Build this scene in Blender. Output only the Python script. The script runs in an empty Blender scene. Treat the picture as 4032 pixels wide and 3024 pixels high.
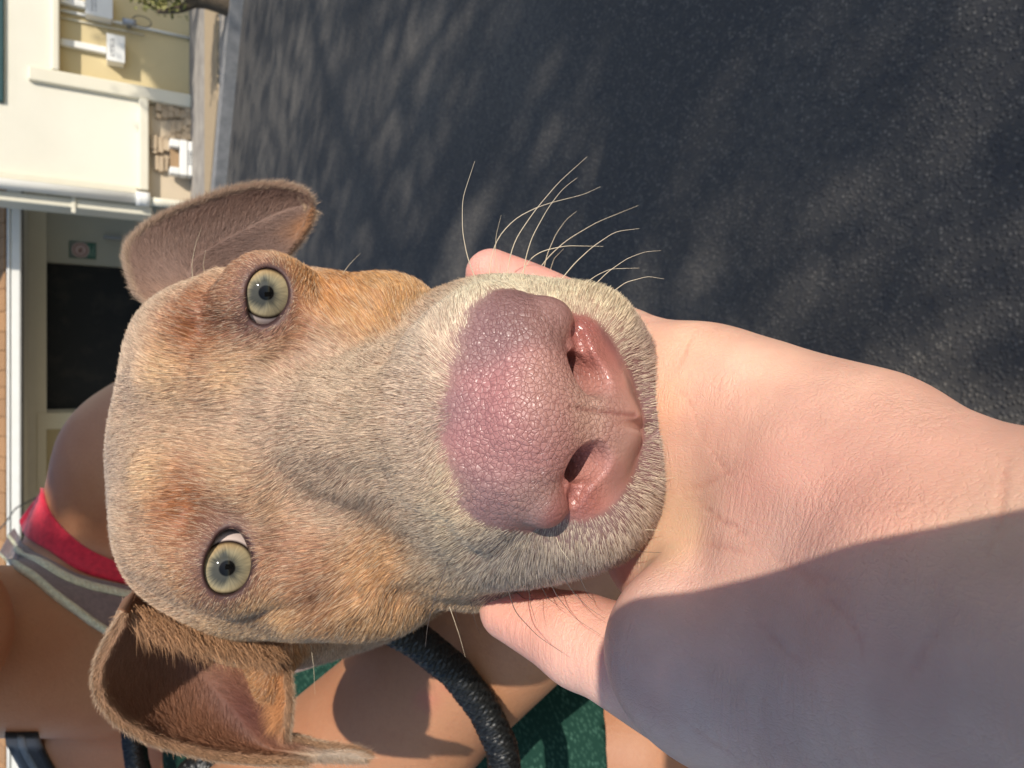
# Scene: a dog resting its chin in a hand, close to the lens, in front of a person, a yard and a cream building
import bpy, math, random, numpy as np
from mathutils import Vector, Matrix

# ------------------------------------------------------------------ camera, light, exposure
scene = bpy.context.scene
PITCH = math.radians(30.0)
CAM_H = 0.85
FPX = 2912.0                                   # focal length in pixels of the 4032 px wide photograph
r_ = np.array([1.0, 0.0, 0.0])
f_ = np.array([0.0, math.cos(PITCH), -math.sin(PITCH)])
u_ = np.array([0.0, math.sin(PITCH), math.cos(PITCH)])
CAM = np.array([0.0, 0.0, CAM_H])

cam_data = bpy.data.cameras.new("camera")
cam = bpy.data.objects.new("camera", cam_data)
scene.collection.objects.link(cam)
cam_data.sensor_fit = 'HORIZONTAL'
cam_data.sensor_width = 36.0
cam_data.lens = FPX / 4032.0 * 36.0
cam_data.clip_start = 0.005
cam_data.clip_end = 400.0
cam_data.dof.use_dof = True
cam_data.dof.focus_distance = 0.150
cam_data.dof.aperture_fstop = 38.0
# the phone was turned on its side: image left is world up, image top is world right
cam.matrix_world = Matrix((
    (-u_[0], r_[0], -f_[0], CAM[0]),
    (-u_[1], r_[1], -f_[1], CAM[1]),
    (-u_[2], r_[2], -f_[2], CAM[2]),
    (0, 0, 0, 1)))
scene.camera = cam

# sun: behind the camera, to the right and above
SUN_CF = np.array([0.42, 0.22, -0.88])          # towards the sun, in camera right / up / forward
SUN = SUN_CF[0] * r_ + SUN_CF[1] * u_ + SUN_CF[2] * f_
SUN /= np.linalg.norm(SUN)
sun_el = math.asin(SUN[2])
sun_az = math.atan2(SUN[0], SUN[1])             # clockwise from +Y

world = bpy.data.worlds.new("World")
scene.world = world
world.use_nodes = True
nt = world.node_tree
for n in list(nt.nodes):
    nt.nodes.remove(n)
wo = nt.nodes.new("ShaderNodeOutputWorld")
wb = nt.nodes.new("ShaderNodeBackground")
ws = nt.nodes.new("ShaderNodeTexSky")
ws.sky_type = 'NISHITA'
ws.sun_disc = False
ws.sun_elevation = sun_el
ws.sun_rotation = sun_az
ws.air_density = 1.0
ws.dust_density = 0.6
wb.inputs[1].default_value = 0.118
nt.links.new(ws.outputs[0], wb.inputs[0])
nt.links.new(wb.outputs[0], wo.inputs[0])

sun_data = bpy.data.lights.new("sun", 'SUN')
sun_data.energy = 3.35
sun_data.angle = math.radians(0.53)
sun_data.color = (1.0, 0.93, 0.83)
sun = bpy.data.objects.new("sun", sun_data)
scene.collection.objects.link(sun)
sun.location = (3, -6, 8)
sun.rotation_euler = Vector(SUN).to_track_quat('Z', 'Y').to_euler()

scene.view_settings.view_transform = 'Standard'
scene.view_settings.look = 'None'
scene.view_settings.exposure = 0.45
scene.view_settings.gamma = 1.0
scene.view_settings.use_curve_mapping = False
try:
    scene.cycles_curves.shape = 'RIBBONS'
    scene.cycles.max_bounces = 8
    scene.cycles.transparent_max_bounces = 16
except Exception:
    pass

rng = np.random.default_rng(7)

# ------------------------------------------------------------------ helpers: frames
def P(X, Y, d):
    """camera frame (right, up, forward) in cm of the point seen at photo pixel X, Y at depth d cm"""
    return np.array([(1512.0 - Y) / FPX * d, (2016.0 - X) / FPX * d, d])

def cf2w(p):
    """camera frame cm -> world metres"""
    p = np.asarray(p, dtype=np.float64)
    return CAM + 0.01 * (p[..., 0:1] * r_ + p[..., 1:2] * u_ + p[..., 2:3] * f_)

def cf2w_dir(v):
    v = np.asarray(v, dtype=np.float64)
    return v[..., 0:1] * r_ + v[..., 1:2] * u_ + v[..., 2:3] * f_

def proj(p):
    p = np.asarray(p)
    return 2016.0 - p[..., 1] / p[..., 2] * FPX, 1512.0 - p[..., 0] / p[..., 2] * FPX

def unit(v):
    v = np.asarray(v, dtype=np.float64)
    return v / np.maximum(np.linalg.norm(v, axis=-1, keepdims=True), 1e-9)

# ------------------------------------------------------------------ helpers: signed distance sculpting
def sm(a, b, k):
    h = np.maximum(k - np.abs(a - b), 0.0) / k
    return np.minimum(a, b) - h * h * k * 0.25

def smax(a, b, k):
    return -sm(-a, -b, k)

def ell(p, c, r, B=None):
    q = p - np.asarray(c, dtype=p.dtype)
    if B is not None:
        q = q @ np.asarray(B, dtype=p.dtype).T
    r = np.asarray(r, dtype=p.dtype)
    k0 = np.sqrt(((q / r) ** 2).sum(-1))
    k1 = np.sqrt(((q / (r * r)) ** 2).sum(-1))
    return k0 * (k0 - 1.0) / np.maximum(k1, 1e-6)

def cone(p, a, b, ra, rb):
    """capsule whose radius runs from ra at a to rb at b"""
    a = np.asarray(a, dtype=p.dtype); b = np.asarray(b, dtype=p.dtype)
    ab = b - a
    t = np.clip(((p - a) @ ab) / float(ab @ ab), 0.0, 1.0)
    q = p - a - t[:, None] * ab
    return np.sqrt((q * q).sum(-1)) - (ra + (rb - ra) * t)

def gs(p, c, r):
    q = p - np.asarray(c, dtype=p.dtype)
    return np.exp(-(q * q).sum(-1) / (r * r))

def smooth(x, a, b):
    t = np.clip((x - a) / (b - a), 0.0, 1.0)
    return t * t * (3 - 2 * t)

def polyline_dist(p, pts):
    """distance to a polyline, and the arc parameter (0..1) of the nearest point"""
    pts = np.asarray(pts, dtype=p.dtype)
    best = np.full(len(p), 1e9, dtype=p.dtype)
    par = np.zeros(len(p), dtype=p.dtype)
    n = len(pts) - 1
    for i in range(n):
        a, b = pts[i], pts[i + 1]
        ab = b - a
        t = np.clip(((p - a) @ ab) / max(float(ab @ ab), 1e-9), 0, 1)
        d = np.sqrt(((p - a - t[:, None] * ab) ** 2).sum(-1))
        m = d < best
        best = np.where(m, d, best)
        par = np.where(m, (i + t) / n, par)
    return best, par

def evaluate(fn, pts, chunk=400000):
    out = np.empty(len(pts), dtype=np.float32)
    for i in range(0, len(pts), chunk):
        out[i:i + chunk] = fn(pts[i:i + chunk].astype(np.float32))
    return out

def gradient(fn, v, e):
    n = len(v)
    g = np.empty((n, 3), dtype=np.float32)
    for k in range(3):
        dv = np.zeros(3, dtype=np.float32); dv[k] = e
        g[:, k] = evaluate(fn, v + dv) - evaluate(fn, v - dv)
    return g / (2 * e)

def surface(fn, lo, hi, h, newton=3):
    """surface-nets polygonisation of fn = 0 in the box lo..hi, evaluated only in blocks the surface can cross"""
    lo = np.asarray(lo, dtype=np.float32); hi = np.asarray(hi, dtype=np.float32)
    nb = np.ceil((hi - lo) / (8 * h)).astype(int)
    n = nb * 8 + 1
    cc = np.stack(np.meshgrid(*[np.arange(k) for k in nb], indexing='ij'), -1).reshape(-1, 3)
    cen = lo + (cc * 8 + 4) * h
    dc = evaluate(fn, cen)
    act = np.abs(dc) < 8 * h * 1.35
    grid = np.repeat(np.repeat(np.repeat(np.where(dc < 0, -1.0, 1.0).astype(np.float32).reshape(nb), 8, 0), 8, 1), 8, 2)
    grid = np.pad(grid, ((0, 1), (0, 1), (0, 1)), mode='edge')
    off = np.stack(np.meshgrid(*[np.arange(9)] * 3, indexing='ij'), -1).reshape(-1, 3)
    ids = (cc[act] * 8)[:, None, :] + off[None]
    flat = np.unique(np.ravel_multi_index(ids.reshape(-1, 3).T, n))
    ijk = np.stack(np.unravel_index(flat, n), -1)
    grid.ravel()[flat] = evaluate(fn, lo + ijk * h)
    s = grid < 0
    # cells with a sign change
    c = s[:-1, :-1, :-1].astype(np.int8)
    tot = np.zeros(c.shape, dtype=np.int8)
    for dx in (0, 1):
        for dy in (0, 1):
            for dz in (0, 1):
                tot += s[dx:n[0] - 1 + dx, dy:n[1] - 1 + dy, dz:n[2] - 1 + dz]
    cell = (tot > 0) & (tot < 8)
    idx = np.full(c.shape, -1, dtype=np.int64)
    ci = np.argwhere(cell)
    idx[cell] = np.arange(len(ci))
    acc = np.zeros((len(ci), 3)); cnt = np.zeros(len(ci))
    for ax in range(3):
        o1, o2 = [k for k in range(3) if k != ax]
        for b1 in (0, 1):
            for b2 in (0, 1):
                a0 = ci.copy(); a0[:, o1] += b1; a0[:, o2] += b2
                a1 = a0.copy(); a1[:, ax] += 1
                v0 = grid[a0[:, 0], a0[:, 1], a0[:, 2]]; v1 = grid[a1[:, 0], a1[:, 1], a1[:, 2]]
                m = (v0 < 0) != (v1 < 0)
                t = np.where(m, v0 / np.where(m, v0 - v1, 1), 0)
                pt = a0.astype(float); pt[:, ax] += t
                acc[m] += pt[m]; cnt[m] += 1
    v = (lo + (acc / np.maximum(cnt, 1)[:, None]) * h).astype(np.float32)
    quads = []
    for ax in range(3):
        o1, o2 = [(1, 2), (2, 0), (0, 1)][ax]
        sl0 = [slice(None)] * 3; sl1 = [slice(None)] * 3
        sl0[ax] = slice(0, n[ax] - 1); sl1[ax] = slice(1, n[ax])
        e = s[tuple(sl0)] != s[tuple(sl1)]
        ei = np.argwhere(e)
        ei = ei[(ei[:, o1] > 0) & (ei[:, o2] > 0) & (ei[:, o1] < n[o1] - 1) & (ei[:, o2] < n[o2] - 1)]
        ins = s[ei[:, 0], ei[:, 1], ei[:, 2]]
        q = []
        for b1, b2 in ((1, 1), (0, 1), (0, 0), (1, 0)):
            k = ei.copy(); k[:, o1] -= b1; k[:, o2] -= b2
            q.append(idx[k[:, 0], k[:, 1], k[:, 2]])
        q = np.stack(q, -1)
        q[ins] = q[ins][:, ::-1]                  # the camera frame is left-handed
        quads.append(q)
    quads = np.concatenate(quads)
    quads = quads[(quads >= 0).all(1)]
    for _ in range(newton):
        g = gradient(fn, v, h * 0.5)
        d = evaluate(fn, v)
        g2 = np.maximum((g * g).sum(-1), 0.05)
        step = np.clip(d / g2, -h, h)
        v = v - 0.8 * step[:, None] * g
    nrm = unit(gradient(fn, v, h * 0.6))
    return v, quads, nrm

def subset(v, q, nrm, keep):
    """faces where keep is true, with their own vertices"""
    q = q[keep]
    used, inv = np.unique(q, return_inverse=True)
    return v[used], inv.reshape(q.shape), nrm[used], used

# ------------------------------------------------------------------ helpers: objects
def link(o, parent=None):
    scene.collection.objects.link(o)
    if parent is not None:
        o.parent = parent
    return o

def tag(o, label=None, cat=None, group=None, kind=None):
    if label: o["label"] = label
    if cat: o["category"] = cat
    if group: o["group"] = group
    if kind: o["kind"] = kind
    return o

def mesh_obj(name, v, faces, mat, parent=None, smooth_shade=True, nrm=None):
    """v in world metres"""
    me = bpy.data.meshes.new(name)
    if isinstance(faces, np.ndarray):
        k = faces.shape[1]
        me.vertices.add(len(v)); me.vertices.foreach_set("co", np.asarray(v, dtype=np.float32).ravel())
        me.loops.add(faces.size); me.loops.foreach_set("vertex_index", faces.astype(np.int32).ravel())
        me.polygons.add(len(faces))
        me.polygons.foreach_set("loop_start", (np.arange(len(faces)) * k).astype(np.int32))
        me.update(calc_edges=True)
        me.validate()
    else:
        me.from_pydata([tuple(map(float, x)) for x in v], [], [tuple(map(int, x)) for x in faces])
    me.polygons.foreach_set("use_smooth", [smooth_shade] * len(me.polygons))
    if nrm is not None and len(nrm) == len(me.vertices):
        me.normals_split_custom_set_from_vertices([tuple(x) for x in nrm.astype(float)])
    if mat is not None:
        me.materials.append(mat)
    o = bpy.data.objects.new(name, me)
    return link(o, parent)

def empty(name, loc):
    o = bpy.data.objects.new(name, None)
    o.empty_display_size = 0.05
    o.location = tuple(loc)
    return link(o)

def attach(o, parent):
    """parent without moving: the children's vertices are already in world space"""
    o.parent = parent
    o.matrix_parent_inverse = Matrix.Translation(parent.location).inverted()
    return o

def set_attr(o, name, data, kind='FLOAT_COLOR', domain='POINT'):
    at = o.data.attributes.new(name, kind, domain)
    if kind == 'FLOAT_COLOR':
        a = np.ones((len(data), 4), dtype=np.float32); a[:, :3] = data
        at.data.foreach_set("color", a.ravel())
    elif kind == 'FLOAT':
        at.data.foreach_set("value", np.asarray(data, dtype=np.float32))

def srgb(r, g, b):
    c = np.array([r, g, b], dtype=np.float64) / 255.0
    return np.where(c <= 0.04045, c / 12.92, ((c + 0.055) / 1.055) ** 2.4)

class Mat:
    """small node-graph writer"""
    def __init__(self, name, rough=0.6, color=(0.5, 0.5, 0.5), spec=0.5):
        self.m = bpy.data.materials.new(name)
        self.m.use_nodes = True
        self.t = self.m.node_tree
        self.b = self.t.nodes["Principled BSDF"]
        self.b.inputs["Base Color"].default_value = (*[float(x) for x in color], 1)
        self.b.inputs["Roughness"].default_value = rough
        self.b.inputs["Specular IOR Level"].default_value = spec
    def n(self, kind, **kw):
        x = self.t.nodes.new("ShaderNode" + kind)
        for k, v in kw.items():
            setattr(x, k, v)
        return x
    def l(self, a, b):
        self.t.links.new(a, b)
    def coord(self, which="Object"):
        return self.n("TexCoord").outputs[which]
    def attr(self, name):
        return self.n("Attribute", attribute_name=name)
    def noise(self, scale, detail=4, rough=0.55, vec=None, dist=0.0):
        x = self.n("TexNoise")
        x.inputs["Scale"].default_value = scale; x.inputs["Detail"].default_value = detail
        x.inputs["Roughness"].default_value = rough; x.inputs["Distortion"].default_value = dist
        self.l(vec if vec is not None else self.coord(), x.inputs["Vector"])
        return x
    def ramp(self, src, stops):
        x = self.n("ValToRGB")
        e = x.color_ramp.elements
        while len(e) < len(stops):
            e.new(0.5)
        for k, (pos, col) in enumerate(stops):
            e[k].position = pos
            if not hasattr(col, "__len__"):
                col = (col, col, col)
            e[k].color = (*[float(c) for c in col], 1)
        self.l(src, x.inputs[0])
        return x.outputs[0]
    def mix(self, a, b, fac, mode='MIX'):
        x = self.n("Mix", data_type='RGBA', blend_type=mode)
        for s, k in ((a, 6), (b, 7)):
            if hasattr(s, "is_output") or hasattr(s, "links"):
                self.l(s, x.inputs[k])
            else:
                x.inputs[k].default_value = (*[float(c) for c in s], 1)
        if hasattr(fac, "links"):
            self.l(fac, x.inputs[0])
        else:
            x.inputs[0].default_value = fac
        return x.outputs[2]
    def math(self, op, a, b=None):
        x = self.n("Math", operation=op)
        for k, s in enumerate((a, b)):
            if s is None: continue
            if hasattr(s, "links"): self.l(s, x.inputs[k])
            else: x.inputs[k].default_value = s
        return x.outputs[0]
    def bump(self, height, strength=0.3, dist=0.001, normal=None):
        x = self.n("Bump")
        x.inputs["Strength"].default_value = strength
        x.inputs["Distance"].default_value = dist
        self.l(height, x.inputs["Height"])
        if normal is not None:
            self.l(normal, x.inputs["Normal"])
        return x.outputs[0]
    def color(self, s): self.l(s, self.b.inputs["Base Color"]); return self
    def normal(self, s): self.l(s, self.b.inputs["Normal"]); return self
    def rough(self, s): self.l(s, self.b.inputs["Roughness"]); return self
    def set(self, **kw):
        for k, v in kw.items():
            self.b.inputs[k.replace("_", " ")].default_value = v
        return self

HEAD_H = 0.08; NOSE_H = 0.03; N_FUR = 360000; N_EAR = 26000; HAND_H = 0.1; PERSON_H = 0.52

def resample(pts, n):
    pts = np.asarray(pts, dtype=float)
    seg = np.r_[0, np.cumsum(np.linalg.norm(np.diff(pts, axis=0), axis=1))]
    t = np.linspace(0, seg[-1], n)
    lin = np.stack([np.interp(t, seg, pts[:, k]) for k in range(pts.shape[1])], -1)
    for _ in range(max(2, n // (2 * len(pts)))):
        lin[1:-1] = 0.25 * lin[:-2] + 0.5 * lin[1:-1] + 0.25 * lin[2:]
    return lin


def fix_out(o):
    import bmesh
    bm = bmesh.new(); bm.from_mesh(o.data)
    bmesh.ops.recalc_face_normals(bm, faces=bm.faces)
    bm.to_mesh(o.data); bm.free()


def hit(fn, X, Y, d0=10.0, d1=60.0, steps=60):
    """where the sight line through photo pixels X, Y first meets fn = 0 (camera frame cm)"""
    X = np.atleast_1d(np.asarray(X, dtype=np.float32)); Y = np.atleast_1d(np.asarray(Y, dtype=np.float32))
    dr = np.stack([(1512 - Y) / FPX, (2016 - X) / FPX, np.ones_like(X)], -1).astype(np.float32)
    t = np.full(len(X), d0, dtype=np.float32)
    for _ in range(steps):
        d = fn(dr * t[:, None])
        t = np.minimum(t + 0.8 * d / np.linalg.norm(dr, axis=1), d1)
    return dr * t[:, None]


def tube(pts, rad, sides=6):
    pts = np.asarray(pts, dtype=float); n = len(pts)
    tg = unit(np.gradient(pts, axis=0))
    ref = np.array([0.31, 0.2, 0.93])
    a = unit(np.cross(tg, ref)); b = np.cross(tg, a)
    ph = np.linspace(0, 2 * math.pi, sides, endpoint=False)
    rad = np.broadcast_to(np.asarray(rad, dtype=float), (n,))
    v = pts[:, None] + rad[:, None, None] * (np.cos(ph)[None, :, None] * a[:, None] + np.sin(ph)[None, :, None] * b[:, None])
    i = np.arange(n * sides).reshape(n, sides)
    q = np.stack([i[:-1], np.roll(i[:-1], -1, 1), np.roll(i[1:], -1, 1), i[1:]], -1).reshape(-1, 4)
    return v.reshape(-1, 3), q


# ------------------------------------------------------------------ setting: yard, building, trees
YW = 6.81                                              # wall of the building, metres from the camera

def ground_pt(X, Y, z=0.0):
    k = (2016.0 - X) / FPX
    t = (CAM_H - z) / (0.5 - 0.8660254 * k)
    return np.array([(1512.0 - Y) / FPX * t, t * (0.8660254 + 0.5 * k), z])

def wall_pt(X, Y, y=YW):
    k = (2016.0 - X) / FPX
    t = y / (0.8660254 + 0.5 * k)
    return np.array([(1512.0 - Y) / FPX * t, y, CAM_H + t * (-0.5 + 0.8660254 * k)])

def box(lo, hi):
    x0, y0, z0 = lo; x1, y1, z1 = hi
    v = [(x0, y0, z0), (x1, y0, z0), (x1, y1, z0), (x0, y1, z0), (x0, y0, z1), (x1, y0, z1), (x1, y1, z1), (x0, y1, z1)]
    f = [(0, 3, 2, 1), (4, 5, 6, 7), (0, 1, 5, 4), (1, 2, 6, 5), (2, 3, 7, 6), (3, 0, 4, 7)]
    return v, f

def box_obj(name, lo, hi, mat, parent=None, bevel=0.004, segments=2):
    import bmesh
    lo = np.minimum(lo, hi).astype(float) if False else np.asarray(lo, dtype=float)
    a = np.minimum(lo, np.asarray(hi, dtype=float)); b = np.maximum(lo, np.asarray(hi, dtype=float))
    v, f = box(a, b)
    bm = bmesh.new()
    vs = [bm.verts.new(p) for p in v]
    for q in f: bm.faces.new([vs[k] for k in q])
    if bevel > 0:
        w = min(bevel, 0.3 * float((b - a).min()))
        bmesh.ops.bevel(bm, geom=list(bm.edges), offset=w, segments=segments, affect='EDGES', profile=0.5)
    me = bpy.data.meshes.new(name); bm.to_mesh(me); bm.free()
    me.polygons.foreach_set("use_smooth", [False] * len(me.polygons))
    me.materials.append(mat)
    o = bpy.data.objects.new(name, me); link(o)
    if parent is not None: attach(o, parent)
    return o

def cyl_obj(name, a, b, r, mat, parent=None, sides=20):
    pts = np.array([np.asarray(a, dtype=float) * (1 - t) + np.asarray(b, dtype=float) * t for t in np.linspace(0, 1, 4)])
    v, q = tube(pts, r, sides)
    n = len(v)
    faces = [tuple(x) for x in q] + [tuple(range(sides))[::-1], tuple(range(n - sides, n))]
    o = mesh_obj(name, v, faces, mat)
    fix_out(o)
    if parent is not None: attach(o, parent)
    return o

# asphalt
m_asph = Mat("asphalt", 0.85, spec=0.3)
n1 = m_asph.noise(420, 3).outputs["Fac"]; n2 = m_asph.noise(1.6, 5).outputs["Fac"]; n3 = m_asph.noise(55, 6, 0.75).outputs["Fac"]
va = m_asph.n("TexVoronoi", feature='F1'); va.inputs["Scale"].default_value = 190; m_asph.l(m_asph.coord(), va.inputs["Vector"])
stone = m_asph.ramp(va.outputs["Distance"], [(0.15, 1.0), (0.55, 0.0)])
stcol = m_asph.ramp(va.outputs["Color"], [(0.3, (0.050, 0.050, 0.051)), (0.6, (0.088, 0.087, 0.085)), (0.85, (0.145, 0.142, 0.134))])
bc = m_asph.mix((0.042, 0.043, 0.045), stcol, stone)
bc = m_asph.mix(bc, (0.12, 0.117, 0.11), m_asph.ramp(n2, [(0.45, 0.0), (0.75, 0.5)]))
bc = m_asph.mix(bc, (0.03, 0.033, 0.04), m_asph.ramp(n3, [(0.36, 0.75), (0.56, 0.0)]))
m_asph.color(m_asph.mix(bc, (1.8, 1.63, 1.42), 1.0, 'MULTIPLY'))
m_asph.normal(m_asph.bump(m_asph.math('ADD', stone, n1), 0.7, 0.003))
G = 60.0
gx = np.linspace(-G, G, 25)
gv = np.array([(x, y, 0.0) for y in gx for x in gx]); gi = np.arange(625).reshape(25, 25)
gq = np.stack([gi[:-1, :-1], gi[:-1, 1:], gi[1:, 1:], gi[1:, :-1]], -1).reshape(-1, 4)
ground = mesh_obj("ground", gv, gq, m_asph.m)
tag(ground, "dark asphalt yard dappled with sun through leaves", kind="structure")

# pavement with kerb
m_conc = Mat("concrete", 0.85, spec=0.25)
m_conc.color(m_conc.mix((0.40, 0.36, 0.31), (0.22, 0.20, 0.18), m_conc.ramp(m_conc.noise(6, 6, 0.65).outputs["Fac"], [(0.35, 0.0), (0.7, 1.0)])))
m_conc.normal(m_conc.bump(m_conc.noise(160, 5).outputs["Fac"], 0.3, 0.002))
m_kerb = Mat("kerb_stone", 0.85, spec=0.25)
m_kerb.color(m_kerb.mix((0.30, 0.29, 0.28), (0.16, 0.16, 0.16), m_kerb.ramp(m_kerb.noise(14, 6, 0.65).outputs["Fac"], [(0.3, 0.0), (0.75, 1.0)])))
m_kerb.normal(m_kerb.bump(m_kerb.noise(160, 5).outputs["Fac"], 0.3, 0.002))
def slab(name, poly, z0, z1, mat, kind="structure"):
    n = len(poly)
    v = [(x, y, z0) for x, y in poly] + [(x, y, z1) for x, y in poly]
    f = [tuple(range(n, 2 * n)), tuple(range(n))[::-1]] + [(k, (k + 1) % n, n + (k + 1) % n, n + k) for k in range(n)]
    o = mesh_obj(name, v, f, mat, smooth_shade=False); fix_out(o)
    tag(o, kind=kind)
    return o
KA, KB = ground_pt(888, 760)[:2], ground_pt(960, 0)[:2]
kd = (KB - KA) / np.linalg.norm(KB - KA); kn = np.array([-kd[1], kd[0]])
if kn[1] < 0: kn = -kn
far0, far1 = KA - kd * 9, KB + kd * 9
slab("kerb", [tuple(far0), tuple(far1), tuple(far1 + kn * 0.16), tuple(far0 + kn * 0.16)], -0.05, 0.075, m_kerb.m)
slab("pavement", [tuple(far0 + kn * 0.163), tuple(far1 + kn * 0.163), (far1[0] + 3, YW + 6), (far0[0], YW + 6)], -0.05, 0.070, m_conc.m)
ZP = 0.070
m_soil = Mat("sand_strip", 0.95, spec=0.1)
m_soil.color(m_soil.mix((0.46, 0.35, 0.22), (0.34, 0.26, 0.17), m_soil.noise(25, 6).outputs["Fac"]))
m_soil.normal(m_soil.bump(m_soil.noise(90, 5).outputs["Fac"], 0.5, 0.004))
ya = ground_pt(862, 400, ZP)[1]; yb = ground_pt(812, 400, ZP)[1]
def kerb_x(y):
    o = far0 + kn * 0.165
    return o[0] + kd[0] * (y - o[1]) / kd[1]
slab("path", [(kerb_x(ya), ya), (6, ya), (6, yb), (kerb_x(yb), yb)], ZP - 0.02, ZP + 0.012, m_soil.m)

# ---- main building
m_stucco = Mat("cream_stucco", 0.9, spec=0.2)
m_stucco.color(m_stucco.mix((0.74, 0.70, 0.58), (0.67, 0.63, 0.52), m_stucco.ramp(m_stucco.noise(1.2, 5).outputs["Fac"], [(0.35, 0.0), (0.7, 1.0)])))
m_stucco.normal(m_stucco.bump(m_stucco.noise(70, 6).outputs["Fac"], 0.35, 0.004))
m_tan = Mat("tan_stucco", 0.9, spec=0.2)
m_tan.color(m_tan.mix((0.62, 0.51, 0.29), (0.56, 0.45, 0.25), m_tan.noise(4, 6).outputs["Fac"]))
m_tan.normal(m_tan.bump(m_tan.noise(70, 6).outputs["Fac"], 0.35, 0.004))
m_beige = Mat("beige_stucco", 0.9, spec=0.2)
m_beige.color(m_beige.mix((0.62, 0.51, 0.37), (0.55, 0.45, 0.32), m_beige.noise(4, 6).outputs["Fac"]))
m_beige.normal(m_beige.bump(m_beige.noise(70, 6).outputs["Fac"], 0.35, 0.004))
m_white = Mat("white_paint", 0.45, (0.78, 0.77, 0.72), spec=0.4)
m_white.color(m_white.mix((0.80, 0.79, 0.74), (0.70, 0.68, 0.62), m_white.noise(9, 5).outputs["Fac"]))
m_trim = Mat("cream_paint", 0.5, spec=0.35)
m_trim.color(m_trim.mix((0.72, 0.67, 0.53), (0.64, 0.59, 0.46), m_trim.noise(7, 5).outputs["Fac"]))
m_dark = Mat("dark_metal", 0.5, (0.05, 0.05, 0.05))
m_grey = Mat("grey_metal", 0.45, (0.32, 0.33, 0.35)); m_grey.set(Metallic=0.4)

bld = empty("building", (2.2, YW, ZP))
tag(bld, "cream stucco building with a tan wall panel and white trim behind the yard", "building")
xr = 7.0
xc = wall_pt(300, 740)[0]                                 # left end of the main wall
xa = wall_pt(480, 330)[0]                                 # left side of the recessed panel
zt = wall_pt(232, 200)[2]                                 # top of the recessed panel
zs = wall_pt(578, 560)[2]                                 # ledge over the stone base
REC = 0.12
# wall pieces
box_obj("wall", (xc, YW, zs), (xa - 0.11, YW + 0.3, 4.6), m_stucco.m, bld, 0)
box_obj("wall", (xa - 0.1095, YW + 0.0005, zt + 0.05), (xr, YW + 0.3, 4.6), m_stucco.m, bld, 0)
box_obj("wall_panel", (xa - 0.02, YW + REC, ZP - 0.06), (xr, YW + 0.29, zt + 0.04), m_tan.m, bld, 0)
box_obj("wall_base", (xc - 0.001, YW + 0.035, ZP - 0.06), (xa - 0.12, YW + 0.31, zs - 0.002), m_beige.m, bld, 0)
# trims
box_obj("panel_frame", (xa - 0.11, YW - 0.045, ZP), (xa, YW + 0.14, zt + 0.20), m_trim.m, bld, 0.012)
box_obj("panel_frame", (xa + 0.002, YW - 0.040, zt - 0.004), (xr, YW + 0.135, zt + 0.05), m_trim.m, bld, 0.012)
box_obj("ledge", (xc + 0.03, YW - 0.07, zs - 0.012), (xa - 0.112, YW + 0.06, zs + 0.062), m_trim.m, bld, 0.012)
# upper window with dark teal edge
m_teal = Mat("teal_frame", 0.4, (0.012, 0.055, 0.06))
m_glass = Mat("window_glass", 0.08, (0.02, 0.04, 0.045)); m_glass.set(Coat_Weight=0.5)
zw = wall_pt(16, 150)[2]; xw = wall_pt(10, 405)[0]
win = box_obj("window", (xw, YW - 0.03, zw), (xw + 2.2, YW + 0.05, zw + 1.3), m_teal.m, bld, 0.008)
o = box_obj("pane", (xw + 0.07, YW - 0.034, zw + 0.07), (xw + 2.13, YW - 0.0305, zw + 1.23), m_glass.m, None, 0); attach(o, win)
# downpipe corner
for k, (ya_, yb_, dy, mat_, nm) in enumerate(((712, 742, 0.05, m_trim, "corner_board"), (785, 822, 0.03, m_trim, "corner_board"))):
    xA = wall_pt(300, ya_)[0]; xB = wall_pt(300, yb_)[0]
    box_obj(nm, (xB, YW - dy, ZP + 0.3 if k else zs + 0.07), (xA, YW + 0.25, 4.6), mat_.m, bld, 0.01)
xp = wall_pt(300, 764)[0]
zp_ = wall_pt(560, 800)[2]
cyl_obj("downpipe", (xp, YW - 0.085, zp_), (xp, YW - 0.085, 4.6), 0.042, m_white.m, bld)
cyl_obj("pipe_collar", (xp, YW - 0.085, zp_ - 0.05), (xp, YW - 0.085, zp_ + 0.05), 0.058, m_white.m, bld)
cyl_obj("downpipe", (xp - 0.01, YW - 0.08, ZP), (xp - 0.01, YW - 0.08, zp_ - 0.052), 0.036, m_trim.m, bld)
for z in (wall_pt(290, 770)[2],):
    box_obj("pipe_bracket", (xp - 0.16, YW - 0.045, z - 0.015), (xp + 0.085, YW - 0.03, z + 0.015), m_trim.m, bld, 0.004)

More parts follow.
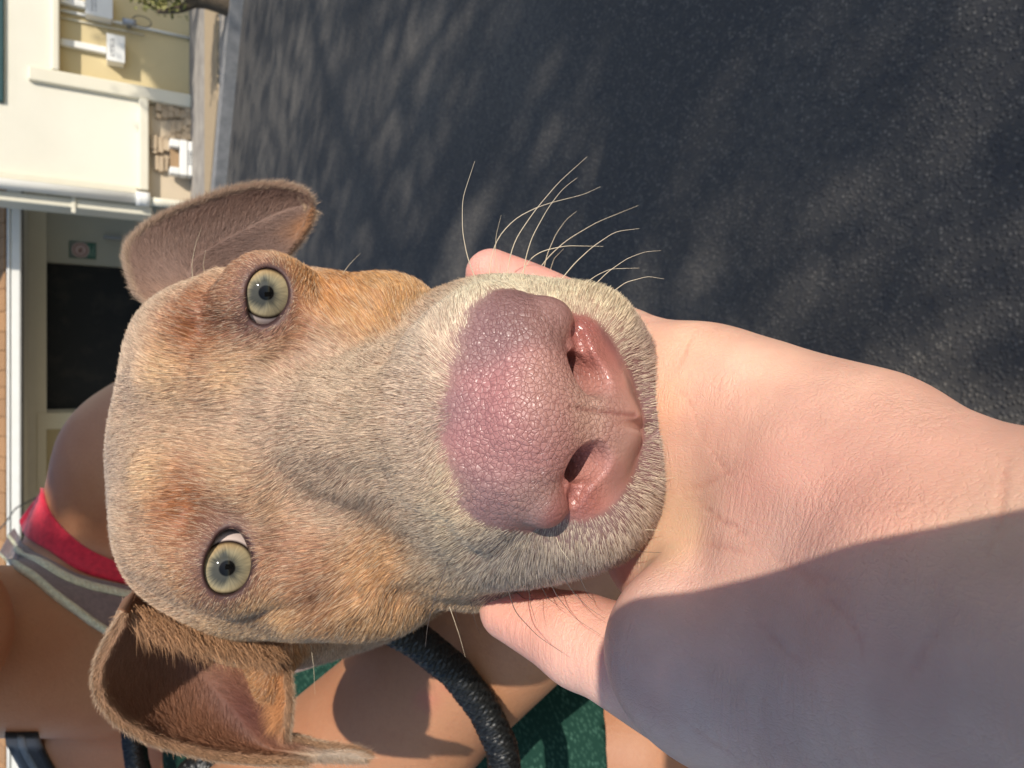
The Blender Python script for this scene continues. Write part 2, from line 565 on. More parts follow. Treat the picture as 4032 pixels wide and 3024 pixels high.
# stone base: ledge stones one by one
m_stone = Mat("ledge_stone", 0.9, spec=0.15)
m_stone.color(m_stone.mix(m_stone.mix((0.60, 0.47, 0.32), (0.44, 0.33, 0.22), m_stone.attr("tone").outputs["Fac"]), (0.56, 0.44, 0.30), m_stone.ramp(m_stone.noise(22, 6).outputs["Fac"], [(0.4, 0.0), (0.7, 0.7)])))
m_stone.normal(m_stone.bump(m_stone.noise(60, 6).outputs["Fac"], 0.6, 0.008))
def stone_mesh(seed):
    import bmesh
    g = np.random.default_rng(seed)
    v, f = box((-0.5, -0.5, -0.5), (0.5, 0.5, 0.5))
    bm = bmesh.new(); vs = [bm.verts.new(p) for p in v]
    for q in f: bm.faces.new([vs[k] for k in q])
    bmesh.ops.bevel(bm, geom=list(bm.edges), offset=0.09, segments=1, affect='EDGES')
    for vt in bm.verts:
        vt.co += Vector(g.normal(0, 0.035, 3))
    me = bpy.data.meshes.new("stone"); bm.to_mesh(me); bm.free()
    me.materials.append(m_stone.m)
    at = me.attributes.new("tone", 'FLOAT', 'POINT'); at.data.foreach_set("value", np.full(len(me.vertices), g.uniform(0, 1), dtype=np.float32))
    return me
stone_m = [stone_mesh(k) for k in range(10)]
def stone_at(X, Y, wpx, hpx, dep):
    """stone seen at photo pixel X, Y; wpx along the wall, hpx up it"""
    c = wall_pt(X, Y, YW + 0.035)
    s = 6.2 / FPX
    o = bpy.data.objects.new("stone", stone_m[rng.integers(10)])
    link(o)
    o.scale = (wpx * s, dep, hpx * s)
    o.location = (c[0], YW + 0.035 - dep * 0.32, max(c[2], ZP + hpx * s * 0.5))
    o.rotation_euler = (0, float(rng.normal(0, 0.04)), 0)
    attach(o, bld)
for X0, X1, Y0, Y1, rows in ((612, 800, 385, 470, 8), (668, 806, 472, 558, 6), (592, 664, 535, 610, 3), (604, 662, 612, 685, 3)):
    hs = (X1 - X0) / rows
    for r in range(rows):
        y = Y0 + rng.uniform(0, 8)
        while y < Y1 - 6:
            w = min(rng.uniform(22, 60) if rows > 3 else rng.uniform(50, 80), Y1 - y)
            if w > 10:
                stone_at(X0 + (r + 0.5) * hs, y + w / 2, w * 0.94, hs * 0.93, rng.uniform(0.035, 0.07))
            y += w

# white pedestal with a notch, standing against the stone
ped = empty("utility_pedestal", wall_pt(780, 625, YW - 0.1))
tag(ped, "white notched utility cabinet standing against the ledge stone wall base", "cabinet")
pz0 = ZP; s_ = 6.2 / FPX
pxl = wall_pt(730, 692, YW - 0.1)[0]; pxr = wall_pt(730, 556, YW - 0.1)[0]
pzt = wall_pt(668, 620, YW - 0.1)[2]; pzm = wall_pt(738, 620, YW - 0.1)[2]; pzn = wall_pt(708, 620, YW - 0.1)[2]
wq = (pxr - pxl)
box_obj("cabinet_body", (pxl, YW - 0.12, pz0), (pxr, YW - 0.01, pzm - 0.004), m_white.m, ped, 0.008)
box_obj("cabinet_cap", (pxl - 0.003, YW - 0.125, pzm), (pxr + 0.003, YW - 0.01, pzn), m_white.m, ped, 0.008)
box_obj("cabinet_post", (pxl, YW - 0.12, pzn + 0.001), (pxl + wq * 0.2, YW - 0.01, pzt), m_white.m, ped, 0.008)
box_obj("cabinet_post", (pxr - wq * 0.22, YW - 0.12, pzn + 0.001), (pxr, YW - 0.01, pzt), m_white.m, ped, 0.008)
m_brown = Mat("brown_board", 0.8, (0.33, 0.21, 0.11))
box_obj("cabinet_back", (pxl + wq * 0.2, YW - 0.06, pzn + 0.001), (pxr - wq * 0.22, YW - 0.012, pzt - 0.01), m_brown.m, ped, 0.003)
m_ink = Mat("grey_print", 0.7, (0.20, 0.20, 0.21))
for k, (zz, ww, hh) in enumerate(((0.38, 0.26, 0.010), (0.20, 0.20, 0.022), (0.28, 0.20, 0.010), (0.80, 0.16, 0.012))):
    for j in range(5):
        xx = pxl + wq * (0.32 + 0.09 * j)
        if rng.uniform() < 0.8:
            z = pz0 + (pzm - pz0) * zz
            box_obj("print", (xx, YW - 0.1225, z), (xx + wq * 0.05 * rng.uniform(0.5, 1.1), YW - 0.1203, z + hh), m_ink.m, ped, 0)

# wall boxes on the tan panel
def wall_box(X0, X1, Y0, Y1, label, text, conduit=True, dep=0.13):
    y0 = YW + REC - dep
    x0 = wall_pt((X0 + X1) / 2, Y1, y0)[0]; x1 = wall_pt((X0 + X1) / 2, Y0, y0)[0]
    z1 = wall_pt(X0, (Y0 + Y1) / 2, y0)[2]; z0 = wall_pt(X1, (Y0 + Y1) / 2, y0)[2]
    e = empty("electrical_box", (0.5 * (x0 + x1), YW + REC, z0))
    tag(e, label, "utility box")
    box_obj("box_body", (x0, y0 + 0.012, z0), (x1, YW + REC - 0.001, z1), m_white.m, e, 0.006)
    box_obj("box_cover", (x0 - 0.004, y0, z0 - 0.004), (x1 + 0.004, y0 + 0.0115, z1 + 0.004), m_white.m, e, 0.005)
    if conduit:
        xm = 0.5 * (x0 + x1)
        box_obj("conduit", (xm - 0.028, YW + REC - 0.05, z1 + 0.005), (xm + 0.028, YW + REC - 0.001, zt - 0.006), m_white.m, e, 0.008)
    if text:
        for k in range(6):
            for r in range(2):
                xx = x0 + (x1 - x0) * (0.14 + 0.12 * k + rng.uniform(0, 0.02))
                z = z0 + (z1 - z0) * (0.60 + 0.13 * r)
                box_obj("print", (xx, y0 - 0.0015, z), (xx + (x1 - x0) * rng.uniform(0.04, 0.09), y0 - 0.0003, z + (z1 - z0) * rng.uniform(0.05, 0.09)), m_ink.m, e, 0)
    return e
wall_box(422, 490, 138, 240, "white electrical box with printed text below its wide white conduit on the tan panel", True)
wall_box(338, 442, -40, 62, "larger white electrical box at the top corner of the photo on the tan panel", True)
# thin pole and hose bib on it
pl = empty("wall_pipe", wall_pt(600, 150, YW + REC))
tag(pl, "thin white pipe running down the tan wall panel", "pipe")
xq = wall_pt(450, 95, YW + REC - 0.02)[0]
cyl_obj("pipe", (xq + 0.02, YW + REC - 0.02, ZP), (xq + 0.02, YW + REC - 0.02, zt - 0.006), 0.012, m_white.m, pl, 10)
cyl_obj("pipe", (xq - 0.035, YW + REC - 0.014, ZP + 0.35), (xq - 0.035, YW + REC - 0.014, zt - 0.006), 0.007, m_trim.m, pl, 8)
tp = empty("wall_tap", wall_pt(520, 85, YW))
tag(tp, "small grey metal tap beside the thin pipe on the tan panel", "tap")
tc = wall_pt(510, 88, YW + 0.03)
cyl_obj("tap_body", tc + [0, 0.0, 0.05], tc + [0, -0.01, -0.05], 0.026, m_grey.m, tp, 14)
cyl_obj("tap_body", tc + [0, 0.085, 0.0], tc + [0, 0.0, 0.0], 0.018, m_grey.m, tp, 12)
hoop = [tc + np.array([0.075 * math.sin(a) * 0.6, -0.02, -0.06 + 0.07 * math.cos(a)]) + np.array([0.02, 0, -0.03]) for a in np.linspace(0, 5.4, 16)]
v, q = tube(np.array(hoop), 0.004, 6); o = mesh_obj("tap_handle", v, q, m_dark.m); attach(o, tp)

# ---- recessed wing on the left: roof, gutter, shaded wall, sign, doors
wing = empty("annex", (-2.0, YW + 2.5, ZP))
tag(wing, "lower wing with a brown shingle roof, white gutter and shaded grey wall", "building")
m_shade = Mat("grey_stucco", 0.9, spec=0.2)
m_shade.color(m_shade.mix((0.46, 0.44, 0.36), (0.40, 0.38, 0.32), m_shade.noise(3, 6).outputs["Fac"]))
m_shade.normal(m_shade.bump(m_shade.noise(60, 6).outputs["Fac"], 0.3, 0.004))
YB = YW + 2.3
xL = -7.0
zg = wall_pt(75, 1400, YW + 0.75)[2]
# dark opening and panel door in the back wall
dX0 = wall_pt(350, 1610, YB)[0]; dX1 = wall_pt(350, 1042, YB)[0]; dzt = wall_pt(152, 1300, YB)[2]
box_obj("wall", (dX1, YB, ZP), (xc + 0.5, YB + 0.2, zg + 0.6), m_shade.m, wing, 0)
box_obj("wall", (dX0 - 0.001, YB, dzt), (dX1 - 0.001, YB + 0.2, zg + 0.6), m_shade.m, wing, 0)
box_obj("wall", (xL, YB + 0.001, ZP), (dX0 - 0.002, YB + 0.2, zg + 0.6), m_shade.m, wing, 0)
m_void = Mat("dark_screen", 0.7, (0.022, 0.022, 0.021), spec=0.2)
m_void.color(m_void.mix((0.020, 0.021, 0.022), (0.040, 0.038, 0.034), m_void.ramp(m_void.noise(5, 4).outputs["Fac"], [(0.5, 0), (0.75, 1)])))
box_obj("door", (dX0, YB + 0.09, ZP), (dX1, YB + 0.12, dzt - 0.001), m_void.m, wing, 0)
m_tanp = Mat("tan_panel", 0.6, (0.42, 0.34, 0.19))
pX0 = wall_pt(210, 1930, YB)[0]; pX1 = wall_pt(210, 1625, YB)[0]; pzt = wall_pt(146, 1750, YB)[2]
dr = box_obj("door", (pX0, YB - 0.04, ZP), (pX1, YB - 0.002, pzt), m_trim.m, wing, 0.006)
for z0, z1 in ((0.08, 0.40), (0.45, 0.93)):
    hgt_ = pzt - ZP
    o = box_obj("door_panel", (pX0 + 0.14, YB - 0.046, ZP + hgt_ * z0), (pX1 - 0.17, YB - 0.0405, ZP + hgt_ * z1), m_tanp.m, None, 0.01); attach(o, dr)
# frieze board under the eave
zf = wall_pt(130, 1000, YB)[2]
box_obj("frieze_board", (xL, YB - 0.03, zf - 0.12), (xc + 0.5, YB - 0.001, zf + 0.16), m_trim.m, wing, 0.01)
# eave soffit, fascia, gutter
YE = YW + 0.75
box_obj("soffit", (xL, YE + 0.05, zg + 0.02), (xc + 0.5, YB + 0.3, zg + 0.07), m_trim.m, wing, 0)
box_obj("fascia", (xL, YE + 0.0, zg - 0.03), (xc + 0.45, YE + 0.045, zg + 0.10), m_dark.m, wing, 0.004)
box_obj("gutter", (xL, YE - 0.10, zg - 0.02), (xc + 0.4, YE - 0.002, zg + 0.055), m_white.m, wing, 0.014)
box_obj("gutter_lip", (xL, YE - 0.112, zg + 0.056), (xc + 0.4, YE - 0.004, zg + 0.078), m_white.m, wing, 0.008)
# shingles row by row
m_shing = Mat("wood_shingle", 0.85, spec=0.2)
wv = m_shing.n("TexWave"); wv.inputs["Scale"].default_value = 9; wv.inputs["Distortion"].default_value = 6; wv.inputs["Detail"].default_value = 4
mp = m_shing.n("Mapping"); mp.inputs["Scale"].default_value = (2.2, 0.3, 0.3)
m_shing.l(m_shing.coord("Generated"), mp.inputs[0]); m_shing.l(mp.outputs[0], wv.inputs[0])
m_shing.color(m_shing.mix(m_shing.mix((0.42, 0.22, 0.10), (0.30, 0.16, 0.08), m_shing.attr("tone").outputs["Fac"]), (0.52, 0.32, 0.17), m_shing.math('MULTIPLY', wv.outputs["Fac"], 0.6)))
m_shing.normal(m_shing.bump(wv.outputs["Fac"], 0.4, 0.004))
sh_me = []
for k in range(8):
    v, f = box((-0.5, 0, 0), (0.5, 1, 1))
    me = bpy.data.meshes.new("shingle"); me.from_pydata(v, [], f); me.materials.append(m_shing.m)
    at = me.attributes.new("tone", 'FLOAT', 'POINT'); at.data.foreach_set("value", np.full(8, rng.uniform(), dtype=np.float32))
    sh_me.append(me)
slope = math.radians(24)
nsh = 0
for row in range(9):
    x = xc + 0.35 - rng.uniform(0, 0.1)
    yy = YE - 0.06 + row * 0.13 * math.cos(slope); zz = zg + 0.085 + row * 0.13 * math.sin(slope)
    while x > -4.2 and nsh < 295:
        w = rng.uniform(0.10, 0.19)
        o = bpy.data.objects.new("shingle", sh_me[rng.integers(8)]); link(o)
        o.location = (x - w / 2, yy, zz + rng.uniform(0, 0.004)); o.scale = (w * 0.96, 0.22, 0.014); o.rotation_euler = (slope - 0.07, 0, 0)
        attach(o, wing)
        x -= w; nsh += 1
rz = zg + 0.07
sl = [(xL, YE - 0.05, rz), (xc + 0.4, YE - 0.05, rz), (xc + 0.4, YE + 4.0, rz + 4.0 * math.tan(slope)), (xL, YE + 4.0, rz + 4.0 * math.tan(slope)),
      (xL, YE - 0.05, rz - 0.03), (xc + 0.4, YE - 0.05, rz - 0.03), (xc + 0.4, YE + 4.0, rz - 0.03 + 4.0 * math.tan(slope)), (xL, YE + 4.0, rz - 0.03 + 4.0 * math.tan(slope))]
o = mesh_obj("roof", sl, [(0, 1, 2, 3), (7, 6, 5, 4), (0, 4, 5, 1), (1, 5, 6, 2), (2, 6, 7, 3), (3, 7, 4, 0)], m_shing.m, smooth_shade=False); attach(o, wing)

# sign on the shaded wall
sg = empty("sign", wall_pt(320, 985, YB - 0.01))
tag(sg, "small green wall sign with a round pink emblem ringed in dark red", "sign")
m_sgn = Mat("green_sign", 0.4, (0.035, 0.11, 0.075)); m_pink = Mat("pink_print", 0.5, (0.50, 0.36, 0.33)); m_red2 = Mat("dark_red_print", 0.5, (0.16, 0.05, 0.045)); m_pale = Mat("pale_green_print", 0.5, (0.16, 0.26, 0.21)); m_gsg = Mat("grey_green_print", 0.5, (0.17, 0.17, 0.155))
sx0 = wall_pt(320, 1018, YB)[0]; sx1 = wall_pt(320, 953, YB)[0]; sz1 = wall_pt(272, 985, YB)[2]; sz0 = wall_pt(378, 985, YB)[2]
box_obj("board", (sx0, YB - 0.012, sz0), (sx1, YB - 0.001, sz1), m_sgn.m, sg, 0.004)
ecx, ecz = 0.5 * (sx0 + sx1), sz1 - (sz1 - sz0) * 0.42
er = 0.47 * (sx1 - sx0)
box_obj("emblem_ground", (sx0 + 0.008, YB - 0.0134, sz0 + (sz1 - sz0) * 0.33), (sx1 - 0.008, YB - 0.0122, sz1 - 0.01), m_gsg.m, sg, 0)
def disc(name, r0, r1, y, mat):
    n = 40
    a = np.linspace(0, 2 * math.pi, n, endpoint=False)
    v = []
    for r in (r0, r1):
        for yy in (y, y + 0.0009):
            v += [(ecx + r * math.cos(t), yy, ecz + r * math.sin(t)) for t in a]
    f = []
    for k in range(n):
        j = (k + 1) % n
        f += [(k, j, 2 * n + j, 2 * n + k), (n + k, 3 * n + k, 3 * n + j, n + j), (2 * n + k, 2 * n + j, 3 * n + j, 3 * n + k), (k, n + k, n + j, j)]
    o = mesh_obj(name, v, f, mat, smooth_shade=False); fix_out(o); attach(o, sg)
disc("emblem_disc", 0.001, er * 0.98, YB - 0.0148, m_pink.m)
disc("emblem_ring", er * 0.68, er * 0.80, YB - 0.0160, m_red2.m)
for dx, dz, w, h in ((-0.15, 0.12, 0.5, 0.14), (-0.05, -0.05, 0.32, 0.2), (0.22, -0.1, 0.1, 0.3), (-0.3, -0.25, 0.12, 0.2)):
    box_obj("emblem_figure", (ecx + er * (dx - w / 2), YB - 0.0160, ecz + er * (dz - h / 2)), (ecx + er * (dx + w / 2), YB - 0.0150, ecz + er * (dz + h / 2)), m_red2.m, sg, 0)
for k in range(3):
    z = sz0 + (sz1 - sz0) * (0.06 + 0.085 * k)
    box_obj("print_line", (sx0 + 0.03, YB - 0.0136, z), (sx1 - 0.03 - 0.04 * (k == 1), YB - 0.0122, z + (sz1 - sz0) * 0.045), m_pale.m, sg, 0)
# small dark bracket further down the wall
bk = wall_pt(450, 935, YB - 0.03)
o = box_obj("wall_bracket", (bk[0] - 0.02, YB - 0.05, bk[2] - 0.07), (bk[0] + 0.012, YB - 0.001, bk[2] + 0.1), m_grey.m, None, 0.006)
tag(o, "small grey bracket on the shaded wall below the round-emblem sign", "bracket")
# loose wire in front of the gutter
wpts = [wall_pt(-60, 2120, YW + 0.3), wall_pt(0, 2085, YW + 0.3), wall_pt(35, 2040, YW + 0.3), wall_pt(60, 2000, YW + 0.3), wall_pt(92, 1985, YW + 0.4), wall_pt(140, 1960, YW + 0.7)]
v, q = tube(resample(np.array(wpts), 24), 0.006, 6)
o = mesh_obj("cable", v, q, m_dark.m)
tag(o, "thin dark cable hanging in front of the white gutter", "cable")

# ---- greenery
m_leaf = Mat("leaf", 0.55, spec=0.35)
m_leaf.color(m_leaf.mix((0.045, 0.085, 0.02), (0.16, 0.17, 0.04), m_leaf.attr("tone").outputs["Fac"]))
m_bark = Mat("bark", 0.9, spec=0.15)
m_bark.color(m_bark.mix((0.16, 0.12, 0.08), (0.07, 0.055, 0.04), m_bark.noise(30, 6).outputs["Fac"]))
m_bark.normal(m_bark.bump(m_bark.noise(60, 6).outputs["Fac"], 0.7, 0.01))
m_shr = Mat("shrub_leaf", 0.6, spec=0.3)
m_shr.color(m_shr.mix((0.12, 0.13, 0.03), (0.32, 0.29, 0.10), m_shr.attr("tone").outputs["Fac"]))

def leaves(name, cen, size, seed, mat, parent, aspect=0.5):
    g = np.random.default_rng(seed)
    n = len(cen)
    a = unit(g.normal(size=(n, 3))); b = unit(np.cross(a, g.normal(size=(n, 3))))
    c = np.cross(a, b)
    s = (size * g.uniform(0.6, 1.25, n))[:, None]
    w = s * aspect
    v = np.stack([cen - a * s, cen + b * w * 0.8 + c * w * 0.25 - a * s * 0.1, cen + a * s, cen - b * w * 0.8 + c * w * 0.25 - a * s * 0.1], 1).reshape(-1, 3)
    q = np.arange(4 * n).reshape(n, 4)
    o = mesh_obj(name, v, q, mat, smooth_shade=False)
    set_attr(o, "tone", np.repeat(g.uniform(0, 1, n), 4), 'FLOAT')
    attach(o, parent)
    return o

def branch(pts, r0, r1, n=14, sides=9):
    p = resample(np.array(pts), n)
    return tube(p, np.linspace(r0, r1, n), sides)

def join(parts_):
    vs, qs, k = [], [], 0
    for v, q in parts_:
        vs.append(v); qs.append(q + k); k += len(v)
    return np.concatenate(vs), np.concatenate(qs)

# yellow-green shrub by the kerb at the photo's top edge
shr = empty("shrub", ground_pt(905, 30, ZP))
tag(shr, "low yellow-green shrub on a stubby brown trunk beside the kerb", "shrub")
sb = ground_pt(900, 20, ZP)
sc_ = wall_pt(760, 5, sb[1])
g = np.random.default_rng(5)
v, q = join([branch([sb + [0, 0, -0.03], sb + [0.01, 0, 0.12], sb + [-0.02, 0.02, 0.25]], 0.075, 0.05), branch([sb + [0, 0, 0.15], sb + [0.1, 0.05, 0.3], sb + [0.18, 0.05, 0.42]], 0.035, 0.015), branch([sb + [0, 0, 0.15], sb + [-0.1, 0.0, 0.28], sb + [-0.12, 0.05, 0.4]], 0.035, 0.012)])
o = mesh_obj("trunk", v, q, m_bark.m); attach(o, shr)
cc = []
for k in range(26):
    u = unit(g.normal(size=3)); u[2] = abs(u[2])
    c0 = sb + np.array([0.10, 0.03, 0.33]) + u * np.array([0.22, 0.2, 0.17]) * g.uniform(0.5, 1)
    cc.append(c0 + g.normal(0, 0.045, (60, 3)))
leaves("crown", np.concatenate(cc), 0.022, 9, m_shr.m, shr)

# trees beside and behind the camera whose shade dapples the yard
SUNLIT = [(-0.05, 0.15, 0.75, 0.42), (-0.16, 0.40, 0.95, 0.42), (0.0, 0.1, 0.6, 0.35), (-0.2, 0.5, 0.6, 0.4)]
def in_sunbeam(pts, extra=0.0):
    """points between the sun and the dog, the hand or the person"""
    bad = np.zeros(len(pts), dtype=bool)
    for x, y, z, r in SUNLIT:
        q = pts - np.array([x, y, z]); al = q @ SUN
        bad |= (np.linalg.norm(q - al[:, None] * SUN, axis=1) < r + extra) & (al > 0)
    return bad

def shade_tree(base, crown_pts, label, seed, leaf=0.05, n_br=16):
    t = empty("tree", base)
    tag(t, label, "tree", "trees shading the yard from outside the view")
    g = np.random.default_rng(seed)
    dist = np.linalg.norm(crown_pts[:, :2] - base[:2], axis=1)
    top = crown_pts[dist <= np.quantile(dist, 0.3)].mean(0) + [0, 0, 0.2]
    tr_ = resample(np.array([base, base + (top - base) * 0.7, top]), 60)
    if in_sunbeam(tr_, 0.15).any(): print('TRUNK IN SUNBEAM', label)
    parts_ = [branch([base, base + (top - base) * 0.35 + [0.05, 0, 0], base + (top - base) * 0.7, top], 0.16, 0.05, 20, 12)]
    k = 0
    for _ in range(400):
        if k >= n_br: break
        e = crown_pts[g.integers(len(crown_pts))]
        s0 = base + (top - base) * g.uniform(0.6, 1.0)
        ln = np.linalg.norm(e - s0)
        path = np.array([s0, 0.5 * (s0 + e) + [0, 0, 0.12 * ln], e])
        if in_sunbeam(resample(path, 40), 0.03).any(): continue
        parts_.append(branch(path, 0.008 + 0.012 * ln, 0.006, 12, 6)); k += 1
    v, q = join(parts_)
    o = mesh_obj("trunk", v, q, m_bark.m); attach(o, t)
    leaves("crown", crown_pts, leaf, seed + 1, m_leaf.m, t, 0.55)
    return t

def shadow_src(gx_, gy_, h):
    """the place at height h whose shadow falls on ground point gx, gy"""
    k = h / SUN[2]
    return np.stack([gx_ + SUN[0] * k, gy_ + SUN[1] * k, np.full_like(gx_, h)], -1)

def crown_over(xr_, yr_, hr_, n_cl, per, seed, spread):
    g = np.random.default_rng(seed)
    cx = g.uniform(*xr_, n_cl); cy = g.uniform(*yr_, n_cl); hh = g.uniform(*hr_, n_cl)
    cen = shadow_src(cx, cy, 0.0 * hh + 1.0) * 0 + np.stack([cx + SUN[0] / SUN[2] * hh, cy + SUN[1] / SUN[2] * hh, hh], -1)
    pts = (cen[:, None] + g.normal(0, 1, (n_cl, per, 3)) * np.array([spread, spread, spread * 0.6])).reshape(-1, 3)
    gy = pts[:, 1] - SUN[1] / SUN[2] * pts[:, 2]
    return pts[~in_sunbeam(pts) & (gy < 5.35)]


# ------------------------------------------------------------------ the dog's head, sculpted in its own frame
# frame: x to the dog's left, a along the muzzle to the nose, h up from the muzzle; origin between the eyes, cm
E1F = P(1048, 1156, 19.4); E2F = P(893, 2228, 18.7)
HM = (E1F + E2F) / 2
HX = unit(E2F - E1F)
HN = P(2150, 1600, 13.0)
HA = unit(HN - HM)
HX = unit(HX - (HX @ HA) * HA)
HH = np.cross(HX, HA)
if HH[2] > 0: HH = -HH
HB = np.stack([HX, HA, HH])

def h2c(x, a, h):
    return HM + x * HX + a * HA + h * HH

EYE_R = 1.02
def eye_center(X, Y, d):
    c = P(X, Y, d)
    return c + unit(c) * EYE_R
EC1 = eye_center(1048, 1158, 19.4)
EC2 = eye_center(893, 2226, 18.7)
EYES = []
# lid opening: photo pixel of its middle, half widths along / across the lid line, and of the inner corner
for ec, mid, ra, rb, corner in ((EC1, (1062, 1156, 18.6), 0.66, 0.51, (1036, 1240, 18.6)), (EC2, (904, 2228, 17.9), 0.72, 0.55, (914, 2118, 17.9))):
    g = unit(P(*mid) - ec)
    ex = unit(HX - (HX @ g) * g)
    ey = np.cross(g, ex)
    cq = P(*corner) - ec
    EYES.append((ec, g, ex, ey, ra, rb, (float(cq @ ex), float(cq @ ey))))

def lid_open(x, y, ra, rb, c):
    """signed distance-like value of the almond lid opening, negative inside"""
    o = (np.sqrt((x / ra) ** 2 + (y / rb) ** 2) - 1.0) * min(ra, rb)
    o2 = np.sqrt((x - c[0]) ** 2 + (y - c[1]) ** 2) - 0.22
    return sm(o, o2, 0.35)

def to_head(p):
    q = (p - HM.astype(p.dtype)) @ HB.T.astype(p.dtype)
    s = q.copy(); s[:, 0] = np.abs(s[:, 0])
    return q, s

def head_core(p):
    q, s = to_head(p)
    d = ell(q, (0.1, -4.4, -3.0), (4.9, 5.4, 4.1))                        # cranium
    d = sm(d, ell(s, (1.9, -3.4, -0.9), (2.3, 2.8, 1.9)), 1.1)          # frontal bosses
    d = sm(d, ell(s, (2.7, -1.2, -1.0), (1.6, 1.6, 1.35)), 0.9)         # brow
    d = sm(d, ell(s, (3.6, -3.4, -2.8), (2.0, 2.8, 2.3)), 1.2)          # temple
    d = sm(d, cone(q, (0, -0.8, -2.45), (0, 7.0, -1.95), 2.3, 1.8), 1.4)  # muzzle bridge
    far = smooth(-q[:, 0], -1.0, 1.0)
    s2 = s.copy(); s2[:, 0] += 0.45 * far
    d = sm(d, ell(s2, (3.9, 0.2, -3.3), (1.6, 2.9, 2.1)), 1.5)          # cheek bone
    d = sm(d, ell(s2, (3.3, -2.5, -5.4), (2.4, 3.4, 3.0)), 1.6)          # jaw muscle
    d = sm(d, cone(s2, (2.3, 1.2, -3.4), (1.7, 6.2, -3.0), 1.5, 1.6), 1.2)  # side of the muzzle
    d = sm(d, ell(s, (1.75, 6.4, -3.45), (1.75, 3.0, 1.7)), 0.9)          # upper lip
    d = sm(d, ell(s, (2.0, 4.0, -3.6), (1.5, 2.4, 1.4)), 0.9)
    d = sm(d, ell(q, (0, 7.9, -4.45), (2.95, 1.8, 1.25)), 0.6)           # front of the lip
    d = sm(d, ell(q, (3.2, 4.1, -4.7), (1.1, 1.7, 0.9)), 0.8)           # corner of the mouth
    d = sm(d, ell(s, (4.3, -4.9, -3.5), (1.7, 2.0, 1.9)), 0.9)          # ear base
    d = sm(d, cone(q, (0, -1.0, -6.3), (0, 6.6, -5.6), 2.6, 1.3), 0.7)  # lower jaw
    d = sm(d, cone(s, (2.6, 0.5, -5.2), (1.2, 5.2, -5.2), 1.6, 1.2), 0.8)
    d = sm(d, ell(s, (1.15, 6.5, -1.45), (1.35, 1.7, 1.1)), 0.8)        # fills in behind the nose
    # neck, and the front of the dog's ear on this side
    d = sm(d, cone(p, P(1120, 2130, 28.5), P(1480, 2230, 40), 4.5, 5.4), 1.2)
    d = sm(d, cone(p, P(1480, 2230, 40), P(2300, 2150, 54), 5.6, 8.0), 2.0)
    d = sm(d, ell(p, P(1060, 2590, 25.0), (1.5, 0.6, 0.7)), 1.3)
    return d

def nose_core(p):
    q, s = to_head(p)
    n = ell(q, (0, 7.6, -1.28), (2.3, 1.55, 1.06))
    n = sm(n, cone(s, (1.4, 7.8, -1.35), (1.8, 8.35, -1.62), 0.85, 0.52), 0.3)
    n = sm(n, cone(q, (0, 8.2, -1.25), (0, 8.8, -2.9), 0.95, 0.8), 0.5)
    n = sm(n, ell(q, (0, 8.4, -2.75), (2.2, 1.12, 1.3)), 0.2)
    return n

def nostrils(d, p):
    q, s = to_head(p)
    d = smax(d, -ell(s, (1.55, 9.85, -2.45), (0.62, 0.6, 0.6)), 0.35)
    d = smax(d, -cone(s, (0.72, 9.35, -2.0), (1.66, 8.8, -2.04), 0.23, 0.13), 0.12)
    d = smax(d, -cone(s, (0.88, 9.25, -2.02), (1.0, 7.2, -2.2), 0.40, 0.36), 0.15)
    d = smax(d, -cone(q, (0, 9.66, -2.3), (0, 9.4, -3.8), 0.05, 0.12), 0.16)     # philtrum
    return d

def lids(d, p):
    for ec, g, ex, ey, ra, rb, cy in EYES:
        q = p - ec.astype(p.dtype)
        z = q @ g.astype(p.dtype); x = q @ ex.astype(p.dtype); y = q @ ey.astype(p.dtype)
        r = np.sqrt((q * q).sum(-1))
        d = sm(d, r - (EYE_R + 0.13), 0.85)
        # almond opening through the lid, along the gaze
        o = lid_open(x, y, ra, rb, cy)
        cut = np.maximum(o, -z)
        d = smax(d, -cut, 0.18)
        d = smax(d, -(r - (EYE_R - 0.03)), 0.05)
    return d

# the real head is not symmetric: small sideways corrections, photo pixels (at the place where each lands)
WARP = [  # landing pixel, shift that brought it there
    (590, 1240, -45, -70), (480, 1700, 0, 0), (400, 1900, 0, 0), (495, 2310, -60, 50), (720, 2530, -10, 40),
    (1363, 1090, 0, 40), (1670, 1165, -50, -20), (1860, 1120, 0, -65), (2080, 1079, 0, -25), (2380, 1141, 20, -30),
    (2560, 1300, -10, 0), (2600, 1600, 25, 0), (2610, 1830, 20, 0), (2450, 2160, 0, 0),
    (2050, 2064, 0, -35), (1880, 2040, 0, -25), (2040, 1141, 0, -70), (1880, 1230, 0, -60), (2100, 1600, 0, 0), (1400, 1650, 0, 0),
    (1050, 1156, 0, 0), (893, 2226, 0, 0), (1727, 2381, 0, 50), (1100, 2545, 0, 20),
]
_wk = np.array([[w[0], w[1]] for w in WARP], dtype=float)
_ws = 260.0
_A = np.exp(-((_wk[:, None] - _wk[None]) ** 2).sum(-1) / _ws ** 2) + 0.02 * np.eye(len(_wk))
_wc = np.linalg.solve(_A, np.array([[w[2], w[3]] for w in WARP], dtype=float))

def unwarp(p):
    X = 2016.0 - p[:, 1] / p[:, 2] * FPX; Y = 1512.0 - p[:, 0] / p[:, 2] * FPX
    dX = np.zeros_like(X); dY = np.zeros_like(Y)
    for (kx, ky), (cx, cy) in zip(_wk, _wc):
        g = np.exp(-((X - kx) ** 2 + (Y - ky) ** 2) / _ws ** 2)
        dX += np.float32(cx) * g; dY += np.float32(cy) * g
    o = p.copy()
    o[:, 1] += dX / FPX * p[:, 2]; o[:, 0] += dY / FPX * p[:, 2]
    return o

